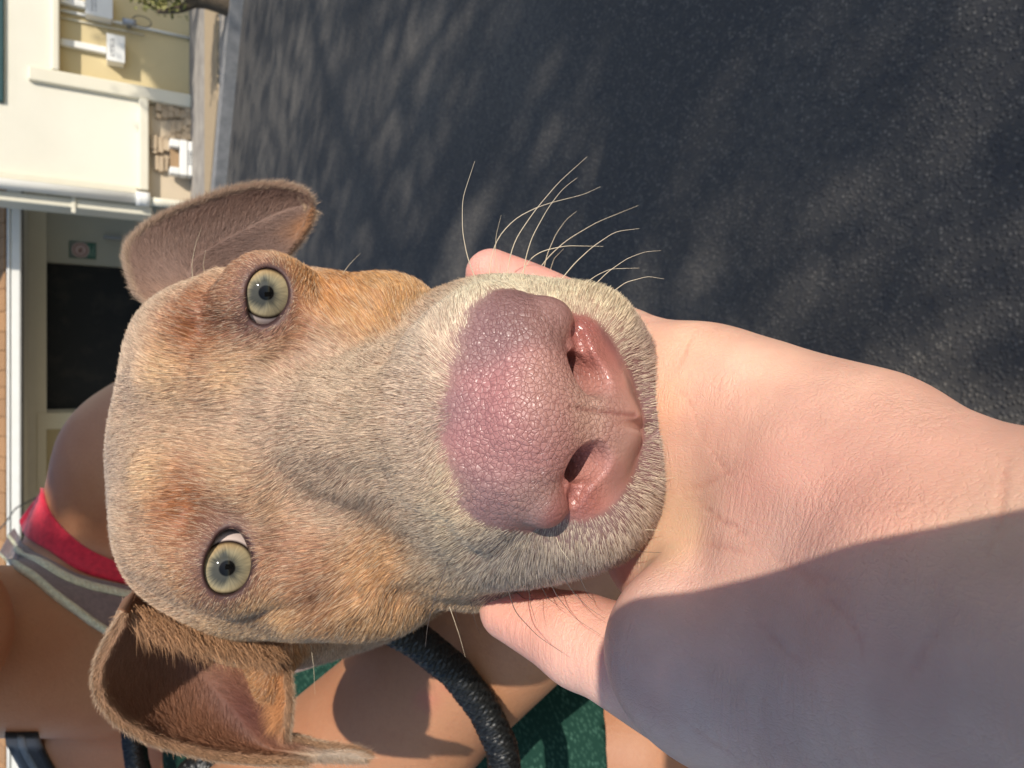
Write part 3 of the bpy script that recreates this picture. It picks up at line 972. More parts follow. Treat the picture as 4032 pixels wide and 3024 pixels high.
def head_base(p):
    w = unwarp(p)
    q, s = to_head(w)
    d = sm(head_core(w), nose_core(w), 0.22 + 0.8 * smooth(-q[:, 1], -8.4, -6.8))
    d = nostrils(d, w)
    return d

STROKES = [  # folds (depth > 0) and ridges (depth < 0) worked into the face: photo pixels, half width cm, depth cm
    ([(740, 2030), (850, 2045), (940, 2060)], 0.50, 0.26), ([(790, 1290), (880, 1275), (960, 1290)], 0.45, 0.22),
    ([(470, 1610), (640, 1640), (900, 1670)], 0.60, 0.13), ([(1330, 2050), (1560, 2000), (1740, 2080), (1850, 2190)], 0.32, 0.10),
    ([(980, 2420), (1230, 2400), (1400, 2340)], 0.28, 0.12), ([(1230, 1130), (1380, 1230), (1540, 1260)], 0.30, 0.10),
    ([(620, 2040), (690, 2200), (760, 2330)], 0.45, -0.16), ([(1150, 2480), (1430, 2360), (1640, 2230)], 0.40, -0.12),
    ([(700, 1290), (760, 1180), (850, 1090)], 0.45, -0.15), ([(1150, 1000), (1350, 1100), (1480, 1140)], 0.4, -0.08),
    ([(2250 + 23 * k, 1607 + 2.8 * k) for k in range(12)], 0.06, 0.05), ([(1150, 1420), (1400, 1330), (1600, 1270)], 0.5, 0.12), ([(1130, 1950), (1400, 2080), (1600, 2170)], 0.5, 0.13), ([(560, 2330), (760, 2440)], 0.5, 0.10), ([(560, 1480), (760, 1470)], 0.6, -0.10), ([(540, 1840), (740, 1830)], 0.6, -0.10), ([(1100, 1430), (1500, 1420)], 0.4, 0.08), ([(1100, 1870), (1500, 1880)], 0.4, 0.08),
]
ST3 = [(hit(head_base, [a for a, b in s[0]], [b for a, b in s[0]], d1=26.0), s[1], s[2]) for s in STROKES]

def head_sdf(p):
    d = head_base(p)
    near = np.abs(d) < 0.6
    if near.any():
        q = p[near]; acc = np.zeros(len(q), dtype=np.float32)
        for pl, w, dep in ST3:
            dd, par = polyline_dist(q, pl)
            acc += np.float32(1.35 * dep) * np.exp(-(dd / w) ** 2)
        d[near] += acc
    return lids(d, p)


# ------------------------------------------------------------------ dog: skin, colours
FUR_PATCH = [  # photo pixel, reach cm, coat colour, with light and shade on lips and eye hollows painted in
    (600, 1650, 2.6, (198, 172, 144)), (430, 1900, 1.6, (192, 174, 154)), (480, 1450, 1.5, (192, 172, 150)), (560, 2150, 1.6, (188, 160, 132)),
    (750, 1330, 1.15, (150, 84, 34)), (830, 1260, 0.6, (116, 80, 60)), (710, 1965, 1.2, (156, 88, 36)), (840, 2035, 0.7, (112, 78, 62)), (930, 2060, 0.45, (118, 84, 76)), (960, 1320, 0.5, (132, 94, 76)),
    (900, 1360, 1.0, (190, 148, 108)), (960, 1950, 1.0, (188, 152, 116)), (660, 1440, 0.8, (212, 182, 138)), (590, 1880, 0.8, (212, 182, 140)), (900, 1450, 0.6, (206, 174, 132)), (880, 1860, 0.6, (204, 172, 132)),
    (900, 1060, 0.6, (178, 136, 104)), (1120, 1290, 0.6, (176, 128, 92)), (1300, 1140, 0.8, (180, 134, 88)), (1450, 1180, 0.8, (186, 144, 94)),
    (1150, 2200, 0.9, (178, 136, 104)), (1250, 2330, 0.9, (160, 118, 88)), (1100, 2420, 0.9, (186, 152, 112)), (1500, 2250, 1.1, (190, 152, 112)),
    (700, 2330, 0.8, (182, 140, 98)), (700, 2460, 0.8, (184, 160, 132)), (1000, 2500, 0.9, (182, 152, 116)), (1060, 2600, 0.7, (186, 136, 88)), (1400, 2450, 1.0, (186, 148, 104)),
    (1750, 2330, 0.9, (196, 166, 128)), (1050, 1650, 1.8, (188, 166, 144)), (1400, 1650, 1.6, (196, 174, 150)), (1620, 1600, 0.9, (208, 186, 166)),
    (1300, 1950, 1.0, (184, 162, 140)), (1600, 1950, 1.0, (198, 178, 154)), (1760, 1980, 0.7, (206, 188, 160)), (1650, 1350, 0.9, (210, 192, 172)),
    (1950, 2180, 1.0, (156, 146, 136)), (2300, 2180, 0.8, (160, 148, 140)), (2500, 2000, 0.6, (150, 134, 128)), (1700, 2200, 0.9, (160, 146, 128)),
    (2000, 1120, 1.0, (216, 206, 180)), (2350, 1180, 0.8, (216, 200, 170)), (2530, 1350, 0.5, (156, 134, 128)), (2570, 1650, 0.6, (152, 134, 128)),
    (1790, 1650, 0.35, (160, 132, 130)), (1320, 1480, 0.9, (200, 180, 156)), (1780, 2130, 0.6, (170, 156, 134)),
]
NOSE_PATCH = [
    (1950, 1620, 0.75, (186, 122, 124)), (1980, 1780, 0.6, (174, 124, 124)), (1860, 1640, 0.4, (160, 114, 118)), (1880, 1350, 0.5, (146, 108, 110)),
    (2000, 1230, 0.45, (128, 92, 92)), (2150, 1260, 0.35, (150, 112, 108)), (1900, 1950, 0.5, (140, 108, 110)), (2080, 1960, 0.4, (150, 118, 114)),
    (2150, 1550, 0.5, (186, 140, 130)), (2300, 1610, 0.4, (188, 152, 138)), (2450, 1620, 0.35, (176, 132, 122)), (2470, 1750, 0.3, (176, 140, 130)),
    (2360, 1400, 0.35, (178, 108, 100)), (2290, 1290, 0.25, (158, 88, 82)), (2400, 1480, 0.3, (190, 132, 122)), (2430, 1320, 0.3, (112, 70, 70)), (2470, 1420, 0.22, (140, 96, 92)), (2290, 1940, 0.3, (172, 104, 96)), (2150, 1640, 0.5, (168, 122, 118)), (2500, 1560, 0.25, (130, 92, 88)), (2490, 1780, 0.25, (136, 100, 94)),
    (2350, 1860, 0.35, (196, 136, 128)), (2430, 1880, 0.25, (150, 108, 104)), (2200, 2020, 0.25, (140, 86, 84)), (1800, 1600, 0.3, (150, 112, 116)),
]

def patches(lst, fn):
    c = hit(fn, [p[0] for p in lst], [p[1] for p in lst])
    return c, np.array([p[2] for p in lst]), np.array([srgb(*p[3]) for p in lst])

def blend_patches(p, pat):
    c, r, col = pat
    w = np.zeros(len(p)); acc = np.zeros((len(p), 3))
    for k in range(len(c)):
        q = ((p - c[k]) ** 2).sum(-1)
        g = np.exp(-q / (r[k] * 0.98) ** 2) + 0.004 / (1 + q)
        w += g; acc += g[:, None] * col[k]
    return acc / w[:, None]

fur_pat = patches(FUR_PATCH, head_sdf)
MARKS = [  # markings, and shade painted at eye corners, cheeks and muzzle side, over the coat: photo pixel, reach cm, colour, strength
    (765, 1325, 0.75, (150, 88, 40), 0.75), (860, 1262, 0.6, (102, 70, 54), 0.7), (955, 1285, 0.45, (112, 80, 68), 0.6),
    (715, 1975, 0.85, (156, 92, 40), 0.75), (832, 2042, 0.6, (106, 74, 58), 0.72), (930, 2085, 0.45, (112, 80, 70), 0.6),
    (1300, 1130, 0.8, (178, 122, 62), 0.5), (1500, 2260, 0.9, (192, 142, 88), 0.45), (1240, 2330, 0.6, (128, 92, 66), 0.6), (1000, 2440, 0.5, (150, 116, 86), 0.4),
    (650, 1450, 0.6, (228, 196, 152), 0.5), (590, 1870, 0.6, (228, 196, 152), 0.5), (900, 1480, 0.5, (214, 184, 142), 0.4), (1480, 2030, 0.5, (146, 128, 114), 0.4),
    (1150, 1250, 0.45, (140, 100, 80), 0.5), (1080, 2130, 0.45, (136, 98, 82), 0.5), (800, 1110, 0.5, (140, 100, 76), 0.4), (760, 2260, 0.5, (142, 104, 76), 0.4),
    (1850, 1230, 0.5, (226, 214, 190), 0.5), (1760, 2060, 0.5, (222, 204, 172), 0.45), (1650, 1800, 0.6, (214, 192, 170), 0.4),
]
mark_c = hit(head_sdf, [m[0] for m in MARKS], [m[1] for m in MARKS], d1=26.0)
nose_pat = patches([(a, b, c, tuple(0.78 * v + 0.22 * w for v, w in zip(d, (146, 122, 116)))) for a, b, c, d in NOSE_PATCH], head_sdf)

def nose_mask(p):
    w = unwarp(p.astype(np.float32))
    q, s = to_head(w)
    allow = 0.42 * smooth(-q[:, 1], -8.5, -7.6) * smooth(q[:, 2], -2.3, -1.5)
    m = 1 - smooth(nose_core(w) - allow, 0.02, 0.13)
    # the leather fades into the coat on top
    lim = 1.75 + 0.75 * smooth(q[:, 1], 6.9, 8.1)
    side = 1 - smooth(np.abs(q[:, 0]) + 0.06 * wobble(p, 6.0, 78), lim - 0.15, lim + 0.2)
    side = np.where(q[:, 2] > -1.9, side, 1.0)
    return m * side * smooth(q[:, 1] + 0.10 * wobble(p, 6.0, 77) - 0.04 * q[:, 0] ** 2, 6.75, 7.6)

def lid_mask(p):
    m = np.zeros(len(p))
    for ec, g, ex, ey, ra, rb, cy in EYES:
        q = p - ec
        z = q @ g; x = q @ ex; y = q @ ey
        o = lid_open(x, y, ra, rb, cy)
        m = np.maximum(m, (1 - smooth(o, 0.02, 0.15)) * (z > 0))
    return m

def eye_shade(p):
    """the bare purplish skin round the lids"""
    m = np.zeros(len(p))
    for ec, g, ex, ey, ra, rb, cy in EYES:
        q = p - ec
        z = q @ g; x = q @ ex; y = q @ ey
        o = lid_open(x, y, ra, rb, cy)
        upw = (q[:, 1] - (q @ g) * g[1]) / np.maximum(np.linalg.norm(q - (q @ g)[:, None] * g, axis=1), 1e-6)
        wid = 0.16 + 0.13 * (1 + upw)
        m = np.maximum(m, np.exp(-(np.maximum(o, 0) / wid) ** 2) * (z > -0.3))
    return m

def wobble(p, scale, seed, n=10):
    """smooth pseudo-noise in -1..1"""
    g = np.random.default_rng(seed)
    k = g.normal(size=(n, 3)) * scale; ph = g.uniform(0, 6.28, n)
    return np.sin(p @ k.T + ph).sum(-1) / math.sqrt(n) * 0.8

PHIL = hit(head_sdf, [2270 + 21 * k for k in range(12)], [1609 + 2.6 * k for k in range(12)], d1=26.0)
MOUTH = hit(head_sdf, [1930], [2352])[0]

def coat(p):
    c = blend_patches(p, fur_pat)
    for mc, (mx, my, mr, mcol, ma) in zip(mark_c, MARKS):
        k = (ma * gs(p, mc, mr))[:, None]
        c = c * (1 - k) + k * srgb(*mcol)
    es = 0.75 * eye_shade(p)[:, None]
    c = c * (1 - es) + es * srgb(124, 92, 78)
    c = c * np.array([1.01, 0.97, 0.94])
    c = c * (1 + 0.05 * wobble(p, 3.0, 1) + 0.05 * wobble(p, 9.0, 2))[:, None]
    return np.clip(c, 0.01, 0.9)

def skin_color(p):
    c = coat(p)
    skin = c * np.array([0.62, 0.52, 0.50]) + 0.02 * np.array([1.0, 0.6, 0.65])
    mz = gs(p, h2c(0, 9.0, -3.4), 3.3)[:, None]
    skin = skin * (1 - 0.65 * mz) + 0.65 * mz * srgb(112, 80, 82)
    ml = gs(p, MOUTH, 0.55)[:, None]
    skin = skin * (1 - ml) + ml * srgb(96, 58, 58)
    nm = nose_mask(p)[:, None]
    skin = skin * (1 - nm) + nm * blend_patches(p, nose_pat) * np.array([0.95, 0.90, 0.84])
    pd, _ = polyline_dist(p.astype(np.float32), PHIL)
    ph_ = (0.5 * np.exp(-(pd / 0.04) ** 2))[:, None] * nm
    skin = skin * (1 - ph_) + ph_ * srgb(112, 54, 50)
    lm = eye_shade(p)[:, None] * 0.85
    skin = skin * (1 - lm) + lm * srgb(100, 72, 64)
    lm = lid_mask(p)[:, None]
    skin = skin * (1 - lm) + lm * srgb(58, 38, 38)
    return np.clip(skin, 0.005, 0.9)

def lift(rootobj, *objs):
    for o in objs:
        attach(o, rootobj)

dog = empty("dog", cf2w(h2c(0, -4, -4)))
tag(dog, "fawn short-haired dog with pale green eyes and pink nose resting its chin in the hand", "dog")

m_skin = Mat("dog_skin", 0.55, spec=0.35)
m_skin.color(m_skin.attr("col").outputs["Color"])
m_skin.normal(m_skin.bump(m_skin.noise(900, 3).outputs["Fac"], 0.25, 0.0004))

m_nose = Mat("nose_leather", 0.38, spec=0.5)
co = m_nose.coord()
warpn = m_nose.noise(350, 2, vec=co)
vadd = m_nose.n("VectorMath", operation='MULTIPLY_ADD')
m_nose.l(warpn.outputs["Color"], vadd.inputs[0]); vadd.inputs[1].default_value = (0.0009,) * 3; m_nose.l(co, vadd.inputs[2])
vor = m_nose.n("TexVoronoi", feature='DISTANCE_TO_EDGE'); vor.inputs["Scale"].default_value = 960
vor2 = m_nose.n("TexVoronoi", feature='F1'); vor2.inputs["Scale"].default_value = 800
m_nose.l(vadd.outputs[0], vor.inputs["Vector"]); m_nose.l(vadd.outputs[0], vor2.inputs["Vector"])
cell = m_nose.attr("cell").outputs["Fac"]
groove = m_nose.ramp(vor.outputs["Distance"], [(0.0, 0.0), (0.05, 0.7), (0.16, 1.0)])
f1 = m_nose.ramp(vor2.outputs["Distance"], [(0.0, 1.0), (0.35, 0.82), (0.75, 0.0)])
dome = m_nose.math('MULTIPLY', m_nose.math('ADD', m_nose.math('MULTIPLY', groove, 0.55), m_nose.math('MULTIPLY', f1, 0.8)), cell)
fine = m_nose.noise(1500, 3).outputs["Fac"]
hgt = m_nose.math('ADD', dome, m_nose.math('MULTIPLY', fine, 0.25))
nb = m_nose.bump(hgt, 0.6, 0.00042)
m_nose.normal(nb); m_nose.l(nb, m_nose.b.inputs['Coat Normal'])
gc = m_nose.mix(m_nose.attr("col").outputs["Color"], (0.20, 0.07, 0.07), m_nose.math('MULTIPLY', m_nose.math('MULTIPLY', m_nose.math('SUBTRACT', 1.0, groove), cell), 0.5))
m_nose.color(gc)
wet = m_nose.math('SUBTRACT', 0.52, m_nose.math('MULTIPLY', m_nose.attr("wet").outputs["Fac"], 0.28))
m_nose.rough(wet)
m_nose.set(Subsurface_Weight=0.08, Subsurface_Scale=0.002, Coat_Weight=0.16, Coat_Roughness=0.2)
m_nose.b.inputs["Subsurface Radius"].default_value = (1.0, 0.35, 0.25)

HLO = HM - np.array([9.5, 11, 8.5]); HHI = HM + np.array([8.5, 8, 15.5])
hv, hq, hn = surface(head_sdf, HLO, HHI, HEAD_H, 2)
# nose at a finer pitch
nc = h2c(0, 8.0, -2.2)
nv, nq, nn = surface(head_sdf, nc - 3.5, nc + 3.5, NOSE_H, 2)
hm_ = nose_mask(hv)
keep = (hm_[hq].min(1) < 0.62)
hv, hq, hn, _ = subset(hv, hq, hn, keep)
nm_ = nose_mask(nv)
nv, nq, nn, _ = subset(nv, nq, nn, nm_[nq].max(1) > 0.5)

body = mesh_obj("head", cf2w(hv), hq, m_skin.m, nrm=cf2w_dir(hn))
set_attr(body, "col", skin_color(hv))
nose = mesh_obj("nose", cf2w(nv), nq, m_nose.m, nrm=cf2w_dir(nn))
set_attr(nose, "col", skin_color(nv))
qn, sn = to_head(unwarp(nv))
cellw = smooth(qn[:, 2], -2.9, -1.9) * (0.35 + 0.65 * smooth(-np.abs(qn[:, 0]), -2.35, -1.7))
cellw = cellw * smooth(qn[:, 1], 6.9, 7.7) * (1 - 0.9 * (gs(qn, (1.8, 8.6, -1.7), 0.5) + gs(qn, (-1.8, 8.6, -1.7), 0.5)))
set_attr(nose, "cell", np.clip(cellw + 0.1, 0, 1), 'FLOAT')
wetw = np.clip(gs(sn, (1.5, 9.3, -2.6), 0.8) + gs(qn, (-1.7, 8.9, -2.6), 0.7) + 0.35 * gs(qn, (0, 8.0, -0.6), 1.4), 0, 1)
set_attr(nose, "wet", wetw, 'FLOAT')
lift(dog, body, nose)

# ------------------------------------------------------------------ eyes
m_eye = Mat("eyeball", 0.5, spec=0.0)
r_at = m_eye.attr("rad").outputs["Fac"]
a_at = m_eye.attr("iris").outputs["Color"]
m_eye.color(a_at)
m_eye.set(Coat_Weight=1.0, Coat_Roughness=0.06, Coat_IOR=1.30)

def make_eye(ec, g, ex, ey, ry, seed):
    nu, nv_ = 96, 192
    th = np.linspace(0, math.pi, nu); ph = np.linspace(0, 2 * math.pi, nv_, endpoint=False)
    T, F = np.meshgrid(th, ph, indexing='ij')
    R = np.full_like(T, EYE_R)
    R += 0.07 * np.exp(-(T / 0.55) ** 2)            # cornea bulge
    v = ec + (R * np.cos(T))[..., None] * g + (R * np.sin(T) * np.cos(F))[..., None] * ex + (R * np.sin(T) * np.sin(F))[..., None] * ey
    idx = np.arange(nu * nv_).reshape(nu, nv_)
    q = np.stack([idx[:-1], idx[1:], np.roll(idx[1:], -1, 1), np.roll(idx[:-1], -1, 1)], -1).reshape(-1, 4)
    q = q[:, ::-1]
    rad = (T * EYE_R).ravel()
    ang = F.ravel()
    g_ = np.random.default_rng(seed)
    fib = sum(np.sin(ang * k + g_.uniform(0, 6.28) + 2.2 * np.sin(ang * m + rad * 6)) * a for k, m, a in ((19, 5, .3), (34, 3, .3), (57, 7, .25), (83, 4, .25), (7, 2, .4), (121, 6, .2)))
    rr = rad / 0.69
    up_a = math.atan2(float(ey[1]), float(ex[1]))            # lid shade painted in: the grey zone reaches further towards the brow
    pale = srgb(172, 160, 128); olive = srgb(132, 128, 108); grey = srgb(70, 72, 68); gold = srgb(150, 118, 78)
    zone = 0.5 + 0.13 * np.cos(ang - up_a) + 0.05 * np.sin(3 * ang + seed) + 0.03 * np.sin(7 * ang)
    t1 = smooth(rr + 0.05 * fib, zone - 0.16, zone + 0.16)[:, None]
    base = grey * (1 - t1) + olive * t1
    t2 = smooth(rr + 0.06 * fib, zone + 0.02, 0.95)[:, None]
    base = base * (1 - t2) + pale * t2
    gd = (smooth(np.cos(ang - 2.6), 0.1, 0.9) * smooth(rr, 0.55, 0.95))[:, None] * 0.6
    base = base * (1 - gd) + gold * gd
    base = base * (1 + 0.13 * fib * smooth(rr, 0.25, 0.6))[:, None]
    lim = smooth(rr, 0.84, 1.0)[:, None]
    base = base * (1 - lim) + srgb(40, 30, 28) * lim
    scl = smooth(rr, 1.03, 1.12)[:, None]
    base = base * (1 - scl) + srgb(214, 200, 196) * scl
    pu = (1 - smooth(rr + 0.01 * fib, 0.25, 0.29))[:, None]
    base = base * (1 - pu) + 0.004 * pu
    eye = mesh_obj("eye", cf2w(v.reshape(-1, 3)), q, m_eye.m)
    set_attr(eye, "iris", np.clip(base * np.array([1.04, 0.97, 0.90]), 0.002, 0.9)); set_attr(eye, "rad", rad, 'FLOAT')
    attach(eye, dog)
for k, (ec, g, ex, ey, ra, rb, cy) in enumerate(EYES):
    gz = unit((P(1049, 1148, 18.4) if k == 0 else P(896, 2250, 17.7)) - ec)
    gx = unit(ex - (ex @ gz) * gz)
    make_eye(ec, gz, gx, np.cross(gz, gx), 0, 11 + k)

# ------------------------------------------------------------------ ears: folded leather flaps with their own thickness
def grid_normals(g):
    du = np.gradient(g, axis=0); dv = np.gradient(g, axis=1)
    n = np.cross(du, dv)
    return unit(n)

def solid_grid(g, thick):
    """closed slab: front grid, back grid offset along the normal by thick, walls round the edge (camera frame)"""
    n = grid_normals(g)
    if n[..., 2].mean() < 0: n = -n                     # towards away from the camera
    a, b = g.shape[:2]
    th = thick if hasattr(thick, "shape") else np.full((a, b), thick)
    back = g + n * th[..., None]
    v = np.concatenate([g.reshape(-1, 3), back.reshape(-1, 3)])
    i = np.arange(a * b).reshape(a, b)
    q = np.stack([i[:-1, :-1], i[1:, :-1], i[1:, 1:], i[:-1, 1:]], -1).reshape(-1, 4)
    fr = g.reshape(-1, 3)
    e1 = fr[q[:, 1]] - fr[q[:, 0]]; e2 = fr[q[:, 3]] - fr[q[:, 0]]
    c = np.cross(e1, e2)                                # left-handed frame: faces the camera when F component is positive here
    if c[:, 2].mean() < 0: q = q[:, ::-1]
    off = a * b
    edge = np.concatenate([i[0, :], i[1:, -1], i[-1, -2::-1], i[-2:0:-1, 0]])
    w = np.stack([edge, np.roll(edge, -1), np.roll(edge, -1) + off, edge + off], -1)
    Q = np.concatenate([q, q[:, ::-1] + off, w])
    return v, Q

m_ear = Mat("ear_skin", 0.6, spec=0.3)
m_ear.color(m_ear.attr("col").outputs["Color"])
m_ear.normal(m_ear.bump(m_ear.noise(700, 4).outputs["Fac"], 0.3, 0.0005))
m_ear.set(Subsurface_Weight=0.1, Subsurface_Scale=0.004)
m_ear.b.inputs["Subsurface Radius"].default_value = (1.0, 0.35, 0.25)

EAR = {}
def make_ear(key, L, R, bulge, shape, colfn, n=90, mth=48):
    L = resample(np.array([P(*p) for p in L]), n); R = resample(np.array([P(*p) for p in R]), n)
    s = np.linspace(0, 1, mth)
    g = L[:, None] * (1 - s)[None, :, None] + R[:, None] * s[None, :, None]
    t = np.linspace(0, 1, n)
    prof = shape(t)[:, None] * (np.sin(math.pi * s) ** 0.8)[None, :]
    g = g + prof[..., None] * bulge * unit(g)
    g = g + (0.05 * wobble(g.reshape(-1, 3), 1.2, 5)).reshape(n, mth)[..., None] * unit(g)
    roll = np.exp(-(s / 0.05) ** 2)[None, :, None]
    g = g + 0.05 * roll * unit(g)
    th = 0.28 * np.clip(np.minimum(np.minimum(s, 1 - s) * 8, 1), 0.55, 1)[None, :] * np.ones((n, 1))
    v, q = solid_grid(g, th)
    o = mesh_obj("ear", cf2w(v), q, m_ear.m)
    fix_out(o)
    S = np.tile(s[None, :], (n, 1)).ravel(); T = np.tile(t[:, None], (1, mth)).ravel()
    c = colfn(S, T)
    back = np.tile(srgb(122, 88, 66), (len(S), 1))
    col = np.concatenate([c * 0.8, back])
    set_attr(o, "col", np.clip(col, 0.004, 0.9))
    attach(o, dog)
    EAR[key] = (g, c, S, T, v[len(S):].reshape(n, mth, 3), L, R)
    return o

def col_a(S, T):  # shade on the flap and light on its rim put into the colour
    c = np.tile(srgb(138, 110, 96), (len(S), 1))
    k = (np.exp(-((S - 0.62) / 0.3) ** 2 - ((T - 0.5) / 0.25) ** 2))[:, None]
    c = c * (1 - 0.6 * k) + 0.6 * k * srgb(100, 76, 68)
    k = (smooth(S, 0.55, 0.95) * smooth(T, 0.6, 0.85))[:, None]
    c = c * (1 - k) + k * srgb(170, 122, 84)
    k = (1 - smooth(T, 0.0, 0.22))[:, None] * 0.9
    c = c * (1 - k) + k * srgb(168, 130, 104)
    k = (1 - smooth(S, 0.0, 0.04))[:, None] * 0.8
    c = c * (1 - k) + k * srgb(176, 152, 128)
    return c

def col_b(S, T):  # shade inside the cup and the lit rim painted into the colour
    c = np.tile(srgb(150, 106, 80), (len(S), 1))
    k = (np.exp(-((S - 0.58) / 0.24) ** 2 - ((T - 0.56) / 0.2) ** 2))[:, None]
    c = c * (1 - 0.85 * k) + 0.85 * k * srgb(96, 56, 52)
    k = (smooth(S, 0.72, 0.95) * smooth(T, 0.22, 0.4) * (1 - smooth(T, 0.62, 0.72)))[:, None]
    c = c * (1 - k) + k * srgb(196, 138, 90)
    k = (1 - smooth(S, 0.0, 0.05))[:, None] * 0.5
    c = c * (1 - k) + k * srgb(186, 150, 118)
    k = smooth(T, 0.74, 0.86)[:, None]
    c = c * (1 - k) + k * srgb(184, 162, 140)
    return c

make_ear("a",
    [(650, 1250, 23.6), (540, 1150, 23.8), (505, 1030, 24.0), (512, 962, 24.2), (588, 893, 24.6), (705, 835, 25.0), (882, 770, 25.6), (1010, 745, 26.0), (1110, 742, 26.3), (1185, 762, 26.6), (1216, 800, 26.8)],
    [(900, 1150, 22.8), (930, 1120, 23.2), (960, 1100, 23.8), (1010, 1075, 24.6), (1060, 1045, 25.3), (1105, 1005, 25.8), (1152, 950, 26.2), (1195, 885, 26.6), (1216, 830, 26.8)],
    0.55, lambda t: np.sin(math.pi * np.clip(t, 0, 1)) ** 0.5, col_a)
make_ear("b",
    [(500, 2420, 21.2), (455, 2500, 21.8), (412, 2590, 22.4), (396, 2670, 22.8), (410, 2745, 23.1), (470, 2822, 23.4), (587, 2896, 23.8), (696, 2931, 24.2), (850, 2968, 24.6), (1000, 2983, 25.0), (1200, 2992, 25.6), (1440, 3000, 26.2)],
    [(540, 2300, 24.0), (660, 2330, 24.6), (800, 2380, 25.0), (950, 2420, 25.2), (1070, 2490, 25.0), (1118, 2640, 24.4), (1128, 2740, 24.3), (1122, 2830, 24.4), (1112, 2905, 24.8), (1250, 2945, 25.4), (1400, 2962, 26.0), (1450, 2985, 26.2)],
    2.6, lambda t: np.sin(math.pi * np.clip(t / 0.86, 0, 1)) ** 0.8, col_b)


# ------------------------------------------------------------------ fur
def strands(name, roots, dirs, nrm, length, lift_, width, color, parent, mat, npts=4, droop=0.55):
    """hair curves: roots, dirs (tangent), nrm in camera frame cm"""
    n = len(roots)
    t = np.linspace(0, 1, npts)
    pts = np.empty((n, npts, 3), dtype=np.float32)
    d0 = unit(dirs * np.cos(lift_)[:, None] + nrm * np.sin(lift_)[:, None])
    d1 = unit(d0 - nrm * (droop * np.sin(lift_))[:, None] * 1.0)
    for k, tt in enumerate(t):
        pts[:, k] = roots + (d0 * tt * (1 - 0.5 * tt) + d1 * (0.5 * tt * tt)) * length[:, None]
    w = cf2w(pts.reshape(-1, 3)).astype(np.float32)
    hc = bpy.data.hair_curves.new(name)
    hc.add_curves([npts] * n)
    hc.attributes["position"].data.foreach_set("vector", w.ravel())
    ra = hc.attributes.get("radius") or hc.attributes.new("radius", 'FLOAT', 'POINT')
    prof = np.interp(t, [0, 0.5, 1.0], [1.0, 0.85, 0.15])
    ra.data.foreach_set("value", (width[:, None] * 0.01 * prof[None]).astype(np.float32).ravel())
    ca = hc.attributes.new("hcol", 'FLOAT_COLOR', 'CURVE')
    c4 = np.ones((n, 4), dtype=np.float32); c4[:, :3] = color
    ca.data.foreach_set("color", c4.ravel())
    hc.materials.append(mat)
    o = bpy.data.objects.new(name, hc)
    link(o)
    tag(o, kind="stuff")
    attach(o, parent)
    return o

def scatter(v, q, n, dens):
    """n random points on quads, probability by area times dens (per vertex)"""
    a = v[q[:, 0]]; b = v[q[:, 1]]; c = v[q[:, 2]]; d = v[q[:, 3]]
    area = 0.5 * np.linalg.norm(np.cross(c - a, d - b), axis=1) * dens[q].mean(1)
    cum = np.cumsum(area); pick = np.searchsorted(cum, rng.uniform(0, cum[-1], n))
    pick = np.minimum(pick, len(q) - 1)
    u = rng.uniform(0, 1, (n, 1)); w = rng.uniform(0, 1, (n, 1))
    p = (a[pick] * (1 - u) + b[pick] * u) * (1 - w) + (d[pick] * (1 - u) + c[pick] * u) * w
    return p, pick, u, w

m_fur = Mat("fur", 0.45, spec=0.4)
m_fur.color(m_fur.attr("hcol").outputs["Color"])
m_fur.set(Sheen_Weight=0.0)

def visible_weight(v, nrm):
    """thin the coat on the sides no camera near the photograph's sees"""
    f = -(nrm * unit(v)).sum(-1)
    return smooth(f, -0.45, -0.1) * 0.94 + 0.06

def fur_dirs(p, nrm):
    N0 = h2c(0, 8.3, -2.1)
    d = unit(p - N0)
    for ec, g, ex, ey, ra, rb, cy in EYES:
        w = gs(p, ec + g * 0.9, 1.25)[:, None]
        d = d * (1 - 0.75 * w) + 0.75 * w * unit(p - (ec + g * 0.9))
    # swirls
    d = d + 0.30 * np.stack([wobble(p, 0.8, 21), wobble(p, 0.8, 22), wobble(p, 0.8, 23)], -1)
    d = d + 0.09 * np.stack([wobble(p, 4.0, 31), wobble(p, 4.0, 32), wobble(p, 4.0, 33)], -1)
    d = d - (d * nrm).sum(-1, keepdims=True) * nrm
    return unit(d)

dens = visible_weight(hv, hn) * (1 - 0.985 * smooth(nose_mask(hv), 0.05, 0.85)) * (1 - smooth(lid_mask(hv), 0.25, 0.7)) * (1 - 0.85 * gs(hv, MOUTH, 0.4))
for ec, g, ex, ey, ra, rb, cy in EYES:
    dens = dens * (np.linalg.norm(hv - ec, axis=1) > EYE_R + 0.06)
# the front of the muzzle is nearest to the lens: finer, denser hair there
near = smooth(-hv[:, 2], -20.0, -15.5)
dens = dens * (1 + 0.9 * near)
def rim_weight(v):
    w = unwarp(v.astype(np.float32)); q, s = to_head(w)
    return smooth(-nose_core(w), -0.95, -0.25) * smooth(-q[:, 2], 1.6, 2.6) * smooth(q[:, 0], -2.8, -1.6)
lipd = rim_weight(hv)
dens = dens * (1 - 0.62 * lipd)
p, pick, uu, ww = scatter(hv, hq, N_FUR, dens)
nn_ = unit((hn[hq[pick, 0]] * (1 - uu) + hn[hq[pick, 1]] * uu) * (1 - ww) + (hn[hq[pick, 3]] * (1 - uu) + hn[hq[pick, 2]] * uu) * ww)
d = fur_dirs(p, nn_)
qh, sh = to_head(p)
muz = gs(p, h2c(0, 7.6, -2.2), 4.0)
nedge = smooth(nose_mask(p + 0.0 * nn_), 0.0, 0.3)
ndist = nose_core(unwarp(p.astype(np.float32)))
length = 0.30 - 0.08 * muz
length = length * (0.55 + 0.45 * smooth(ndist, 0.05, 0.7)) * rng.uniform(0.6, 1.2, len(p))
